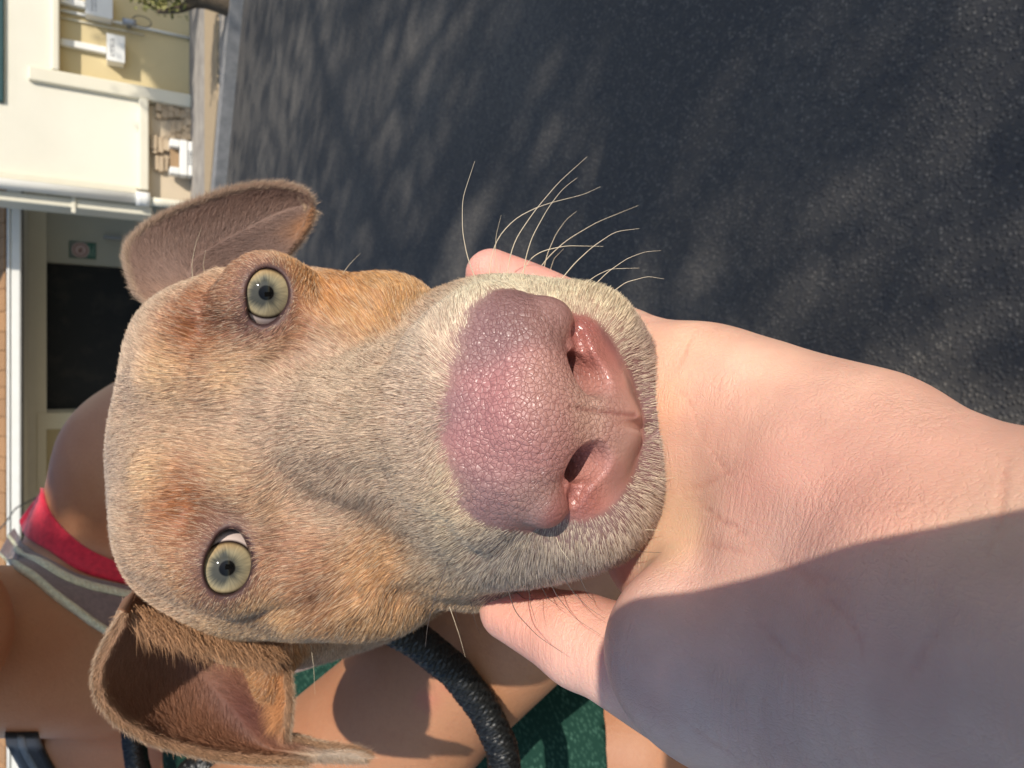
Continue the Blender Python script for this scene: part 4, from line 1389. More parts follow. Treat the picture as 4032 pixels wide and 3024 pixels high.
eyed = np.min([np.linalg.norm(p - (e[0] + e[1] * 0.8), axis=1) for e in EYES], axis=0)
length *= 0.45 + 0.55 * smooth(eyed, 0.75, 1.6)
length *= 1 - 0.4 * gs(p, MOUTH, 0.8)
lip = smooth(-qh[:, 2], 2.6, 3.6) * smooth(qh[:, 1], 5.0, 8.0)
lift_ = np.radians(np.clip(9 + 16 * lip + rng.normal(0, 6, len(p)), 3, 60))
thick = rng.uniform(size=len(p)) < 0.10
width = np.where(thick, 0.0062, 0.0037 + 0.0014 * rng.uniform(size=len(p))) * (1 - 0.25 * muz)
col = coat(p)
rimw = rim_weight(p)
lift_ = np.minimum(lift_ + np.radians(14) * rimw, 1.0)
var = np.where(thick, 1.35, 1.0) * rng.normal(0, 0.25, len(p)) + 0.08 * wobble(p, 14.0, 41)
col = col * np.clip(1.10 + var, 0.45, 1.7)[:, None]
pale = (rng.uniform(size=len(p)) < 0.22 + 0.28 * muz)[:, None]
col = np.where(pale, col * 0.55 + 0.45 * srgb(232, 214, 184), col)
col = col * (1 - 0.5 * rimw[:, None]) + 0.5 * rimw[:, None] * srgb(222, 204, 178)
dark = (rng.uniform(size=len(p)) < 0.15)[:, None]
col = np.where(dark, col * np.array([0.46, 0.38, 0.34]), col)
strands("fur", p, d, nn_, length, lift_, width, np.clip(col, 0.01, 0.92), dog, m_fur.m)

# short coat of the ears
def ear_fur(key, n, seed):
    g, c, S, T, back, L, R = EAR[key]
    a, b = g.shape[:2]
    i = np.arange(a * b).reshape(a, b)
    q = np.stack([i[:-1, :-1], i[1:, :-1], i[1:, 1:], i[:-1, 1:]], -1).reshape(-1, 4)
    for side, grid in (("front", g), ("back", back)):
        v = grid.reshape(-1, 3)
        nr = grid_normals(grid)
        if (nr[..., 2].mean() > 0) == (side == "front"): nr = -nr
        nr = nr.reshape(-1, 3)
        ax = unit(np.gradient(grid, axis=0)).reshape(-1, 3)
        cr = unit(np.gradient(grid, axis=1)).reshape(-1, 3)
        if side == "front":
            core = np.exp(-((S - 0.55) / 0.3) ** 2 - ((T - 0.52) / 0.3) ** 2)
            dens = 1 - 0.6 * core + 1.5 * (S < 0.06) + 1.6 * ((S > 0.9) & (T > 0.3))
            k = n
        else:
            dens = 0.15 + smooth(-np.minimum(S, 1 - S), -0.16, -0.03) * 1.0; k = int(n * 0.9)
        p, pick, u, w = scatter(v, q, k, dens)
        near_v = q[pick, 0]
        dd = ax[near_v] * 0.9 + cr[near_v] * np.where(S[near_v] < 0.5, -0.75, 0.75)[:, None] + rng.normal(0, 0.24, (k, 3))
        dd = unit(dd - (dd * nr[near_v]).sum(-1, keepdims=True) * nr[near_v])
        cc = c[near_v] * np.clip(rng.normal(1.1, 0.2, k), 0.5, 1.7)[:, None] if side == "front" else np.tile(srgb(180, 154, 128), (k, 1)) * (1 + 0.25 * smooth(T[near_v], 0.7, 0.85))[:, None] * np.clip(rng.normal(1.0, 0.15, k), 0.5, 1.5)[:, None]
        ln = rng.uniform(0.2, 0.45, k)
        if key == "b" and side == "front":
            tuft = (S[near_v] > 0.78) & (T[near_v] < 0.66)
            ln = np.where(tuft, ln * 1.9, ln)
            dd = np.where(tuft[:, None], unit(ax[near_v] * 0.5 - cr[near_v] * 0.8 + rng.normal(0, 0.25, (k, 3))), dd)
        strands("ear_fur", p, dd, nr[near_v], ln, np.radians(np.clip(rng.normal(16, 7, k), 3, 50)), np.full(k, 0.0042), np.clip(cc, 0.01, 0.92), dog, m_fur.m)
def rim_fur(key, k, tone):
    g, c, S, T, back, L, R = EAR[key]
    ax = unit(np.gradient(g, axis=0))
    for col_, inner in ((0, 3), (g.shape[1] - 1, g.shape[1] - 4)):
        i = rng.integers(0, g.shape[0], k); u = rng.uniform(-0.1, 1.1, (k, 1))
        root = g[i, col_] * (1 - u) + back[i, col_] * u + rng.normal(0, 0.03, (k, 3))
        out = unit(g[i, col_] - g[i, inner])
        dd = unit(ax[i, col_] * 0.9 + out * 0.35 + rng.normal(0, 0.25, (k, 3)))
        cc = srgb(*tone)[None] * np.clip(rng.normal(1.0, 0.25, k), 0.4, 1.8)[:, None]
        strands("ear_fur", root, dd, out, rng.uniform(0.15, 0.32, k), np.radians(np.clip(rng.normal(22, 9, k), 3, 60)), np.full(k, 0.0045), np.clip(cc, 0.01, 0.9), dog, m_fur.m)
rim_fur("a", 5000, (164, 134, 112)); rim_fur("b", 8000, (172, 134, 102))
ear_fur("a", N_EAR, 1); ear_fur("b", int(N_EAR * 1.3), 2)

# fringe of longer hair hanging over the near ear from the cheek
fr = resample(np.array([P(520, 2445, 21.6), P(640, 2490, 21.8), P(760, 2528, 22.2), P(860, 2545, 22.6), P(960, 2560, 23.0), P(1060, 2580, 23.6)]), 60)
k = 3600
ii = rng.integers(0, 60, k)
p0 = fr[ii] + rng.normal(0, 0.14, (k, 3)) + np.array([0.12, 0, 0.25])
dd = unit(np.stack([-1.0 + rng.normal(0, 0.2, k), -0.55 + rng.normal(0, 0.3, k), 0.35 + rng.normal(0, 0.3, k)], -1))
cc = srgb(176, 132, 94)[None] * np.clip(rng.normal(1.0, 0.28, k), 0.4, 1.8)[:, None]
strands("ear_fringe", p0, dd, np.tile(np.array([-0.2, 0.1, -1.0]), (k, 1)), rng.uniform(0.35, 0.95, k), np.radians(np.clip(rng.normal(10, 6, k), 0, 40)), np.full(k, 0.0055), np.clip(cc, 0.01, 0.9), dog, m_fur.m)

# ------------------------------------------------------------------ whiskers
m_whisk = Mat("whisker", 0.35, (0.62, 0.52, 0.36), spec=0.6)
m_whiskd = Mat("dark_whisker", 0.4, (0.05, 0.035, 0.03), spec=0.5)

def zpts(lst, ox, oy, s):
    return [(ox + x / s, oy + y / s) for x, y in lst]
WH = []
for l in ([(310, 1060), (240, 880), (205, 700), (205, 480), (288, 230)], [(385, 1000), (400, 860), (440, 740), (560, 610), (720, 530), (900, 480), (1020, 455), (1130, 400)],
          [(455, 1030), (425, 880), (430, 730), (465, 590)], [(505, 1010), (520, 880), (560, 750), (690, 560), (850, 370), (1040, 200)],
          [(610, 1030), (625, 890), (670, 740), (780, 540), (880, 410), (975, 340)], [(585, 1010), (660, 880), (740, 830), (900, 795), (1150, 800)],
          [(745, 985), (770, 860), (830, 720), (900, 620), (970, 565)], [(690, 990), (780, 870), (900, 760), (1100, 640), (1385, 525)], [(785, 985), (820, 880), (885, 815)],
          [(860, 1030), (960, 910), (1080, 800), (1230, 700), (1390, 680)], [(1010, 1060), (1110, 990), (1200, 950), (1390, 945)],
          [(1070, 1080), (1180, 970), (1310, 880), (1430, 835), (1535, 828)], [(1190, 1120), (1300, 1040), (1450, 1000), (1555, 1018)]):
    WH.append((zpts(l, 1700, 500, 1.7015), 0))
for l in ([(1880, 345), (1990, 345), (2105, 318)], [(1740, 825), (1880, 830)], [(1820, 480), (1900, 482), (1980, 478)], [(455, 1330), (490, 1430), (530, 1550), (565, 1680)], [(1170, 860), (1200, 950), (1275, 1050)]):
    WH.append((zpts(l, 1500, 1600, 1.7015), 0))
for l in ([(830, 1120), (850, 1230), (900, 1380), (1050, 1540), (1215, 1650)], [(1110, 1120), (1170, 1260), (1300, 1420), (1470, 1530)], [(1200, 1110), (1290, 1250), (1390, 1350), (1505, 1425)],
          [(1310, 1100), (1390, 1270), (1440, 1310)], [(450, 1030), (400, 1180), (350, 1320), (310, 1480), (298, 1610)], [(490, 1320), (510, 1440), (540, 1490)],
          [(985, 1180), (1000, 1320), (1040, 1450)], [(1060, 1180), (1120, 1290), (1220, 1355)], [(890, 1230), (960, 1290), (1080, 1290)], [(600, 1300), (630, 1440), (665, 1530)], [(1640, 950), (1750, 975), (1880, 980)]):
    WH.append((zpts(l, 1500, 1600, 1.7015), 1))
for l in ([(780, 345), (775, 230), (800, 100), (840, 0)], [(860, 300), (850, 240), (868, 145)], [(1780, 310), (1830, 240), (1905, 165)]):
    WH.append((zpts(l, 300, 900, 1.7015), 0))
WH.append((zpts([(183, 500), (200, 640), (207, 790)], 1100, 2200, 1.4747), 0))
for pl, dk in WH:
    pl = np.array(pl)
    rt = hit(head_sdf, [pl[0, 0]], [pl[0, 1]], d1=30.0)[0]
    if rt[2] > 28: rt = P(pl[0, 0], pl[0, 1], 20.0)
    dep = rt[2] + 0.05 - np.linspace(0, 1, len(pl)) * (0.25 if not dk else 0.5)
    pts = resample(np.array([P(x, y, dd) for (x, y), dd in zip(pl, dep)]), 22)
    ln = np.linalg.norm(np.diff(pts, axis=0), axis=1).sum()
    v, q = tube(pts, np.linspace(0.0125, 0.003, 22) * (0.75 if ln < 1.8 else 1.0))
    o = mesh_obj("whisker", cf2w(v), q, m_whiskd.m if dk else m_whisk.m)
    attach(o, dog)


# ------------------------------------------------------------------ the hand under the chin, and its forearm
CREASES = [  # palm lines in photo pixels
    [(2745, 1300), (2690, 1400), (2660, 1480)], [(2640, 1500), (2720, 1600), (2760, 1730)], [(2760, 1730), (2850, 1850), (2900, 1880)],
    [(2640, 1945), (2760, 1915), (2860, 1865)], [(2690, 1960), (2800, 2020), (2900, 2080), (2990, 2165)], [(2580, 2115), (2720, 2130), (2870, 2160), (2950, 2180)],
    [(3000, 2170), (3080, 2220), (3250, 2280), (3370, 2330)], [(3100, 2230), (3230, 2330), (3330, 2420), (3390, 2520), (3410, 2640)],
    [(3970, 1800), (3950, 1920), (3930, 2080), (3880, 2200)], [(2960, 2420), (3060, 2530), (3170, 2620)], [(3560, 2700), (3640, 2560), (3700, 2480)],
    [(2640, 2800), (2800, 2920), (2930, 3000)],
]

def hand_core(p):
    # heel of the hand and wrist
    d = cone(p, P(5600, 2760, 7.2), P(3900, 2480, 10.6), 2.55, 2.35)
    d = sm(d, cone(p, P(5600, 2760, 7.2), np.array([-6.5, -17.0, -20.0]), 2.6, 3.8), 1.5)
    d = sm(d, cone(p, P(4150, 2270, 10.4), P(3350, 1990, 13.6), 1.6, 1.9), 1.4)
    d = sm(d, cone(p, P(3420, 1930, 13.8), P(2800, 1610, 17.4), 1.85, 1.75), 1.3)      # edge of the hand
    d = sm(d, cone(p, P(3020, 1650, 15.7), P(3400, 1800, 14.2), 1.5, 1.55), 0.8)
    d = sm(d, cone(p, P(2800, 1600, 17.4), P(2460, 1430, 19.4), 1.7, 1.4), 1.0)
    d = sm(d, cone(p, P(4300, 2200, 9.6), P(3420, 1930, 13.6), 1.05, 1.5), 1.0)
    d = sm(d, cone(p, P(3150, 2150, 15.2), P(2600, 1960, 19.4), 1.9, 1.7), 1.4)       # palm
    d = sm(d, cone(p, P(3750, 2720, 11.6), P(2850, 2640, 14.4), 2.5, 1.9), 1.4)       # ball of the thumb
    d = sm(d, cone(p, P(2950, 2360, 15.6), P(2600, 2200, 18.8), 1.5, 1.3), 1.1)
    d = sm(d, ell(p, P(2640, 2540, 14.9), (1.35, 1.25, 1.25)), 0.9)
    # thumb, bent away behind its base
    t = cone(p, P(2700, 2680, 15.9), P(2290, 2520, 17.6), 1.45, 1.05)
    t = sm(t, cone(p, P(2290, 2530, 17.6), P(2010, 2400, 19.0), 1.05, 0.78), 0.3)
    d = sm(d, t, 0.35)
    # fingers, mostly out of sight under the jaw
    for a, b, c, r0, r1 in (((2560, 1470, 19.6), (2300, 1250, 20.0), (1935, 1078, 19.8), 1.0, 0.68),
                            ((2540, 1700, 20.4), (2150, 1500, 22.2), (1800, 1400, 22.8), 1.0, 0.72),
                            ((2530, 1900, 20.6), (2100, 1760, 22.6), (1750, 1700, 23.4), 1.0, 0.75),
                            ((2540, 2080, 20.2), (2150, 2000, 22.4), (1850, 1980, 23.4), 1.0, 0.75)):
        f = cone(p, P(*a), P(*b), r0, (r0 + r1) / 2)
        f = sm(f, cone(p, P(*b), P(*c), (r0 + r1) / 2, r1), 0.25)
        d = sm(d, f, 0.5)
    return d

CR3 = [hit(hand_core, [c[0] for c in cr], [c[1] for c in cr], d0=5.0, d1=30.0) for cr in CREASES]

def crease_field(p):
    m = np.zeros(len(p), dtype=np.float32)
    for cr in CR3:
        dd, par = polyline_dist(p, cr)
        wv = 0.034 * (0.5 + np.sin(math.pi * np.clip(par, 0.02, 0.98)))
        m = np.maximum(m, np.exp(-(dd / wv) ** 2) * (0.4 + 0.6 * np.sin(math.pi * np.clip(par, 0.03, 0.97))))
    return m

def hand_sdf(p):
    d = hand_core(p)
    near = np.abs(d) < 0.35
    if near.any():
        q = p[near]
        d[near] += 0.022 * crease_field(q) + (0.02 * wobble(q, 1.6, 51)).astype(np.float32)
    return d

m_hand = Mat("hand_skin", 0.42, spec=0.45)
m_hand.color(m_hand.mix(m_hand.attr("col").outputs["Color"], (0.50, 0.22, 0.17), m_hand.ramp(m_hand.noise(38, 5).outputs["Fac"], [(0.40, 0.0), (0.72, 0.42)])))
hco = m_hand.coord()
v1 = m_hand.n("TexVoronoi", feature='DISTANCE_TO_EDGE'); v1.inputs["Scale"].default_value = 1700
stre = m_hand.n("Mapping"); stre.inputs["Rotation"].default_value = (0.5, 0.4, 0.6); stre.inputs["Scale"].default_value = (1.0, 0.35, 1.0)
m_hand.l(hco, stre.inputs["Vector"]); m_hand.l(stre.outputs[0], v1.inputs["Vector"])
lines = m_hand.noise(420, 4, vec=stre.outputs[0], dist=1.2).outputs["Fac"]
hb = m_hand.math('ADD', m_hand.ramp(v1.outputs["Distance"], [(0.0, 0.0), (0.12, 1.0)]), m_hand.math('MULTIPLY', lines, 1.6))
wm = m_hand.n("Mapping"); wm.inputs["Rotation"].default_value = (0.0, 0.0, 0.35); wm.inputs["Scale"].default_value = (0.10, 1.0, 1.0)
m_hand.l(hco, wm.inputs["Vector"])
wr = m_hand.noise(620, 3, vec=wm.outputs[0], dist=0.6).outputs["Fac"]
wr = m_hand.ramp(wr, [(0.40, 1.0), (0.50, 0.0), (0.60, 1.0)])
wmask = m_hand.ramp(m_hand.noise(55, 3).outputs["Fac"], [(0.42, 0.0), (0.62, 1.0)])
b1 = m_hand.bump(hb, 0.32, 0.00020)
m_hand.normal(m_hand.bump(m_hand.math('MULTIPLY', wr, wmask), 0.45, 0.00024, normal=b1))
m_hand.set(Subsurface_Weight=0.35, Subsurface_Scale=0.004)
m_hand.b.inputs["Subsurface Radius"].default_value = (1.0, 0.32, 0.18)

av, aq, an = surface(hand_sdf, P(2016, 1512, 16) + np.array([-12, -24, -41]), P(2016, 1512, 16) + np.array([5.5, 4.5, 9]), HAND_H, 3)
hand = mesh_obj("person", cf2w(av), aq, m_hand.m, nrm=cf2w_dir(an))
HAND_PATCH = [
    (3000, 1500, 2.0, (226, 178, 152)), (3300, 1900, 2.0, (222, 160, 142)), (2800, 1750, 1.2, (226, 172, 146)), (3700, 2050, 1.5, (226, 178, 146)),
    (2700, 2050, 1.0, (232, 186, 146)), (2900, 2200, 1.0, (228, 172, 148)), (3350, 1700, 1.2, (228, 176, 152)), (3600, 1850, 1.0, (224, 160, 142)),
    (3200, 2600, 2.0, (214, 176, 160)), (2700, 2500, 1.5, (206, 166, 154)), (3800, 2700, 2.0, (210, 176, 156)), (2650, 2800, 1.2, (216, 184, 170)),
    (2150, 2450, 1.0, (236, 168, 148)), (2250, 2600, 0.8, (234, 180, 160)), (1930, 1060, 0.8, (232, 160, 148)), (2750, 1350, 0.8, (232, 176, 146)),
    (2480, 2300, 0.5, (220, 160, 140)), (3350, 1960, 0.9, (226, 146, 128)), (2960, 1880, 0.7, (222, 150, 130)), (3560, 2060, 0.6, (228, 144, 124)), (3780, 2040, 0.6, (236, 200, 166)), (3250, 1560, 0.7, (232, 188, 164)), (2850, 1480, 0.6, (232, 184, 158)), (3050, 2120, 0.6, (234, 188, 166)), (3700, 1950, 0.5, (228, 156, 132)), (2700, 2080, 0.5, (238, 194, 150)), (2620, 1600, 0.5, (234, 172, 132)), (3000, 2900, 1.4, (214, 182, 166)),
]
hand_pat = patches(HAND_PATCH, lambda q: hand_core(q))
hc_ = blend_patches(av, hand_pat)
hc_ = 0.75 * hc_ + 0.25 * srgb(236, 198, 172)
hc_ = hc_ * (1 + 0.05 * wobble(av, 1.5, 61) + 0.03 * wobble(av, 5.0, 62))[:, None] * np.array([1.0, 0.97, 0.96])
cf_ = crease_field(av)[:, None]
hc_ = hc_ * (1 - cf_ * np.array([0.08, 0.19, 0.21]))
set_attr(hand, "col", np.clip(hc_, 0.01, 0.9))
tag(hand, "pale bare forearm and open hand reaching in under the dog's chin", "person")

# a few fine pale hairs and lash-thin lines of light on the edge of the palm are left to the skin's relief


# ------------------------------------------------------------------ the person crouching behind the dog
def person_core(p):
    # neck, head (mostly above the frame)
    d = cone(p, np.array([-17.5, 37, 49]), P(520, 2560, 59), 5.4, 6.4)
    d = sm(d, ell(p, (-14.5, 46, 38), (8.0, 11.0, 10.0)), 2.5)                       # head, leaning forward above the frame
    d = sm(d, ell(p, (-14.2, 33.6, 41.5), (5.0, 4.8, 4.6)), 2.5)                     # chin
    d = sm(d, cone(p, np.array([-14.3, 43.0, 28.5]), np.array([-14.2, 39.6, 29.0]), 0.9, 1.5), 1.2)   # nose
    # shoulders and chest
    d = sm(d, cone(p, P(260, 2450, 61), P(560, 1860, 62), 5.4, 6.0), 3.0)
    d = sm(d, ell(p, P(690, 1800, 61.5), (7.2, 8.6, 7.2)), 2.5)
    d = sm(d, cone(p, P(330, 2650, 62), P(640, 3400, 62), 5.6, 6.6), 3.0)
    d = sm(d, ell(p, P(1050, 2580, 68), (17.0, 17.0, 9.5)), 4.0)
    d = sm(d, cone(p, P(1300, 2550, 68), P(2300, 2650, 74), 13.0, 13.5), 4.0)
    # arm in front: shoulder, elbow, forearm across
    d = sm(d, cone(p, P(680, 3450, 61), P(1060, 3420, 46), 6.2, 4.9), 2.5)
    d = sm(d, cone(p, P(1000, 3300, 44.5), P(1640, 2770, 41.5), 4.9, 4.5), 1.2)
    d = sm(d, cone(p, P(1640, 2770, 41.5), P(2420, 2130, 38.0), 4.4, 3.2), 0.8)
    h = ell(p, P(2560, 2000, 37.2), (3.4, 3.6, 1.7))                                  # her hand, behind the jaw
    for k in range(4):
        h = sm(h, cone(p, P(2450 + 70 * k, 1930, 37.0), P(2430 + 75 * k, 1740, 35.6), 0.95, 0.75), 0.4)
    h = sm(h, cone(p, P(2420, 2060, 36.8), P(2330, 1900, 35.2), 1.05, 0.8), 0.5)
    d = sm(d, h, 1.0)
    # face above the frame: eye hollows, lips, ears
    for e in (-3.1, 3.1):
        d = smax(d, -ell(p, (-14.4 + e, 47.6, 27.9), (1.5, 0.9, 1.1)), 0.6)
        d = sm(d, ell(p, (-14.4 + 2.6 * e, 46.0, 38.5), (0.9, 3.0, 1.9)), 0.5)
    d = sm(d, ell(p, (-14.3, 37.4, 30.9), (2.4, 0.75, 0.9)), 0.5)
    # other arm hangs behind the dog's head
    d = sm(d, cone(p, P(760, 1700, 61.5), P(1500, 1800, 56), 5.6, 4.4), 2.5)
    d = sm(d, cone(p, P(1500, 1800, 56), P(2250, 2050, 44), 4.2, 3.2), 1.2)
    return d

def leg_core(p):
    d = cone(p, P(1100, 2820, 62), P(2500, 2960, 55), 9.0, 6.6)
    d = sm(d, cone(p, P(2500, 2960, 55), P(4300, 2900, 64), 6.2, 4.6), 1.0)
    d = sm(d, cone(p, P(1300, 1900, 66), P(2500, 1900, 58), 9.0, 6.8), 1.0)
    d = sm(d, cone(p, P(2500, 1900, 58), P(4300, 2000, 66), 6.4, 4.6), 1.0)
    d = sm(d, cone(p, P(2300, 2650, 78), P(2300, 2100, 78), 13.0, 13.0), 3.0)
    d = sm(d, cone(p, P(4300, 2900, 64), P(4400, 2900, 56), 4.0, 3.0), 1.0)
    d = sm(d, cone(p, P(4300, 2000, 66), P(4400, 2000, 58), 4.0, 3.0), 1.0)
    return d

def person_sdf(p):
    d = np.minimum(person_core(p), leg_core(p))
    d = sm(person_core(p), leg_core(p), 1.5)
    return d

m_pers = Mat("tanned_skin", 0.5, spec=0.4)
pc = m_pers.coord()
pb = m_pers.mix((0.43, 0.205, 0.105), (0.36, 0.15, 0.072), m_pers.ramp(m_pers.noise(16, 6).outputs["Fac"], [(0.42, 0.0), (0.72, 1.0)]))
mot = m_pers.noise(420, 5, vec=pc).outputs["Fac"]
pb = m_pers.mix(pb, (0.29, 0.12, 0.065), m_pers.ramp(mot, [(0.50, 0.0), (0.80, 0.30)]))
pb = m_pers.mix(pb, (0.46, 0.14, 0.10), m_pers.attr("graze").outputs["Fac"])
m_pers.color(pb)
m_pers.normal(m_pers.bump(m_pers.math('ADD', mot, m_pers.noise(900, 3, vec=pc).outputs["Fac"]), 0.3, 0.0008))
m_pers.set(Subsurface_Weight=0.15, Subsurface_Scale=0.006)
m_pers.b.inputs["Subsurface Radius"].default_value = (1.0, 0.35, 0.2)

pv, pq, pn = surface(person_sdf, np.array([-46, -60, 25]), np.array([14, 66, 96]), PERSON_H, 2)
person = empty("person", cf2w(P(2400, 2500, 80)))
tag(person, "tanned person crouching behind the dog in a red strap and taupe tank top", "person")
bodym = mesh_obj("body", cf2w(pv), pq, m_pers.m, nrm=cf2w_dir(pn))
graze = hit(person_sdf, [1720, 1680, 1760], [2720, 2760, 2700], d0=20, d1=90)
gv = np.zeros(len(pv))
for g in graze: gv = np.maximum(gv, 0.75 * gs(pv, g, 0.55) * (0.6 + 0.4 * wobble(pv, 6, 3)))
set_attr(bodym, "graze", np.clip(gv, 0, 1), 'FLOAT')
attach(bodym, person)

def cloth_band(name, A, B, fn, off, thick, mat, parent, n=60, m=12, d0=20, curl=0.0, d1=95.0):
    """strip of cloth lying on fn between two edges given in photo pixels; real thickness"""
    A = resample(A, n); B = resample(B, n)
    s = np.linspace(0, 1, m)
    px = A[:, None] * (1 - s)[None, :, None] + B[:, None] * s[None, :, None]
    c = hit(fn, px[..., 0].ravel(), px[..., 1].ravel(), d0=d0, d1=d1, steps=80)
    nr = unit(gradient(fn, c.astype(np.float32), 0.3))
    nr = nr.reshape(n, m, 3)
    for _ in range(4):
        nr[1:-1] = unit(nr[:-2] + 2 * nr[1:-1] + nr[2:])
    c = c.reshape(n, m, 3)
    for _ in range(3):
        c[1:-1] = 0.25 * c[:-2] + 0.5 * c[1:-1] + 0.25 * c[2:]
    bulge = off + thick + curl * np.sin(math.pi * s)[None, :]
    front = c + nr * (bulge[..., None] if hasattr(bulge, "shape") else bulge)
    back = c + nr * (off - 0.1)
    v = np.concatenate([front.reshape(-1, 3), back.reshape(-1, 3)])
    i = np.arange(n * m).reshape(n, m)
    q = np.stack([i[:-1, :-1], i[1:, :-1], i[1:, 1:], i[:-1, 1:]], -1).reshape(-1, 4)
    k = n * m
    e = np.concatenate([i[0, :], i[1:, -1], i[-1, -2::-1], i[-2:0:-1, 0]])
    w = np.stack([e, np.roll(e, -1), np.roll(e, -1) + k, e + k], -1)
    o = mesh_obj(name, cf2w(v), np.concatenate([q, q[:, ::-1] + k, w]), mat)
    fix_out(o)
    uv = np.stack([np.tile(np.linspace(0, 1, n)[:, None], (1, m)).ravel(), np.tile(s[None], (n, 1)).ravel(), np.zeros(k)], -1)
    set_attr(o, "uvw", np.concatenate([uv, uv]))
    attach(o, parent)
    return o

def fabric(name, col, rough=0.85, su=200, sv=30, strength=0.4, amount=0.2):
    m = Mat(name, rough, col, spec=0.2)
    sp = m.n("SeparateXYZ"); m.l(m.attr("uvw").outputs["Vector"], sp.inputs[0])
    a = m.math('SINE', m.math('MULTIPLY', sp.outputs[0], su * 6.28)); b = m.math('SINE', m.math('MULTIPLY', sp.outputs[1], sv * 6.28))
    w = m.math('MULTIPLY', a, b)
    nz = m.noise(300, 5).outputs["Fac"]
    h = m.math('ADD', m.math('MULTIPLY', w, 0.5), nz)
    m.color(m.mix([c * (1 - amount) for c in col], [min(1, c * (1 + amount)) for c in col], m.ramp(nz, [(0.3, 0.0), (0.7, 1.0)])))
    m.normal(m.bump(h, strength, 0.0006))
    m.set(Sheen_Weight=0.2, Sheen_Roughness=0.5)
    return m

z7 = lambda l: [(x / 2.765, 1900 + y / 2.765) for x, y in l]
redA = z7([(480, 60), (490, 130), (505, 210), (560, 330), (640, 440), (760, 560), (900, 680), (1050, 770), (1240, 860), (1420, 950)])
redB = z7([(210, 420), (235, 520), (300, 580), (420, 670), (560, 760), (700, 870), (850, 960), (1000, 1020), (1350, 1105), (1500, 1150)])
taupC = z7([(100, 560), (200, 680), (330, 800), (480, 890), (650, 1000), (800, 1075), (1000, 1135), (1390, 1215), (1540, 1250)])
taupD = z7([(85, 600), (170, 720), (300, 850), (450, 960), (630, 1070), (790, 1140), (980, 1200), (1380, 1280), (1530, 1310)])
taupE = z7([(0, 760), (200, 940), (340, 1010), (440, 1090), (560, 1190), (700, 1290), (850, 1390), (1000, 1500), (1180, 1610), (1330, 1700)])
taupF = z7([(0, 800), (190, 970), (320, 1050), (415, 1130), (530, 1230), (670, 1340), (815, 1440), (960, 1550), (1140, 1660), (1290, 1750)])
taupT = z7([(160, 500), (215, 600), (330, 720), (480, 830), (650, 940), (800, 1020), (1000, 1075), (1370, 1150), (1520, 1190)])
m_red = fabric("red_cloth", (0.62, 0.028, 0.055), 0.8, 160, 26, 0.35, 0.18)
m_taupe = fabric("taupe_cloth", (0.225, 0.165, 0.150), 0.9, 220, 40, 0.35, 0.15)
m_cream = fabric("cream_piping", (0.62, 0.58, 0.40), 0.8, 34, 1.5, 0.9, 0.22)
cloth_band("red_strap", redA, redB, person_core, 0.05, 0.22, m_red.m, person, 60, 14, curl=0.12)
cloth_band("tank_top_strap", taupT, taupC, person_core, 0.12, 0.16, m_taupe.m, person)
cloth_band("piping", taupC, taupD, person_core, 0.12, 0.30, m_cream.m, person, 80, 6, curl=0.1)
cloth_band("tank_top_strap", taupD, taupE, person_core, 0.10, 0.18, m_taupe.m, person, 60, 14)
cloth_band("piping", taupE, taupF, person_core, 0.10, 0.30, m_cream.m, person, 80, 6, curl=0.1)

# green knitted legging on the leg behind the forearm
m_green = Mat("green_knit", 0.9, (0.03, 0.11, 0.07), spec=0.15)
gvr = m_green.n("TexVoronoi", feature='F1'); gvr.inputs["Scale"].default_value = 330
gm = m_green.n("Mapping"); gm.inputs["Scale"].default_value = (1.0, 0.6, 1.6)
m_green.l(m_green.coord(), gm.inputs["Vector"]); m_green.l(gm.outputs[0], gvr.inputs["Vector"])
gfac = m_green.ramp(gvr.outputs["Distance"], [(0.0, 1.0), (0.55, 0.0)])
m_green.color(m_green.mix((0.010, 0.038, 0.027), (0.06, 0.14, 0.10), m_green.math('MULTIPLY', gfac, m_green.ramp(m_green.noise(60, 3).outputs["Fac"], [(0.35, 0.25), (0.65, 1.0)]))))
m_green.normal(m_green.bump(gfac, 0.35, 0.0008))
CUFF = P(2386, 2950, 50)
def legging(p):
    cut = (p - CUFF.astype(np.float32)) @ np.array([0.0, -1.0, 0.0], dtype=np.float32)      # ends at the cuff, towards the ground
    return smax(leg_core(p) - 0.35, cut, 0.3)
lv, lq, ln_ = surface(legging, np.array([-50, -22, 40]), np.array([14, 26, 96]), 0.55, 1)
leg = mesh_obj("legging", cf2w(lv), lq, m_green.m, nrm=cf2w_dir(ln_))
leg["label"] = "dark green knitted legging ending in a straight cuff"
attach(leg, person)

# tank top over the chest, hair and eyes of the person
def tank(p):
    d = ell(p, P(1050, 2580, 68), (17.0, 17.0, 9.5))
    d = sm(d, cone(p, P(1300, 2550, 68), P(2300, 2650, 74), 13.0, 13.5), 4.0) - 0.6
    d = smax(d, p[:, 1] - 19.0 - 0.012 * (p[:, 0] + 12.0) ** 2, 0.4)
    return smax(d, -12.0 - p[:, 1], 0.4)
tv, tq, tn = surface(tank, np.array([-40, -16, 48]), np.array([16, 34, 94]), 0.8, 1)
o = mesh_obj("tank_top", cf2w(tv), tq, m_taupe.m, nrm=cf2w_dir(tn)); attach(o, person)
m_hair = Mat("brown_hair", 0.5, (0.045, 0.026, 0.016), spec=0.4)
hm2 = m_hair.n("Mapping"); hm2.inputs["Scale"].default_value = (60, 4, 4); m_hair.l(m_hair.coord(), hm2.inputs[0])
hn2 = m_hair.noise(8, 4, vec=hm2.outputs[0]).outputs["Fac"]
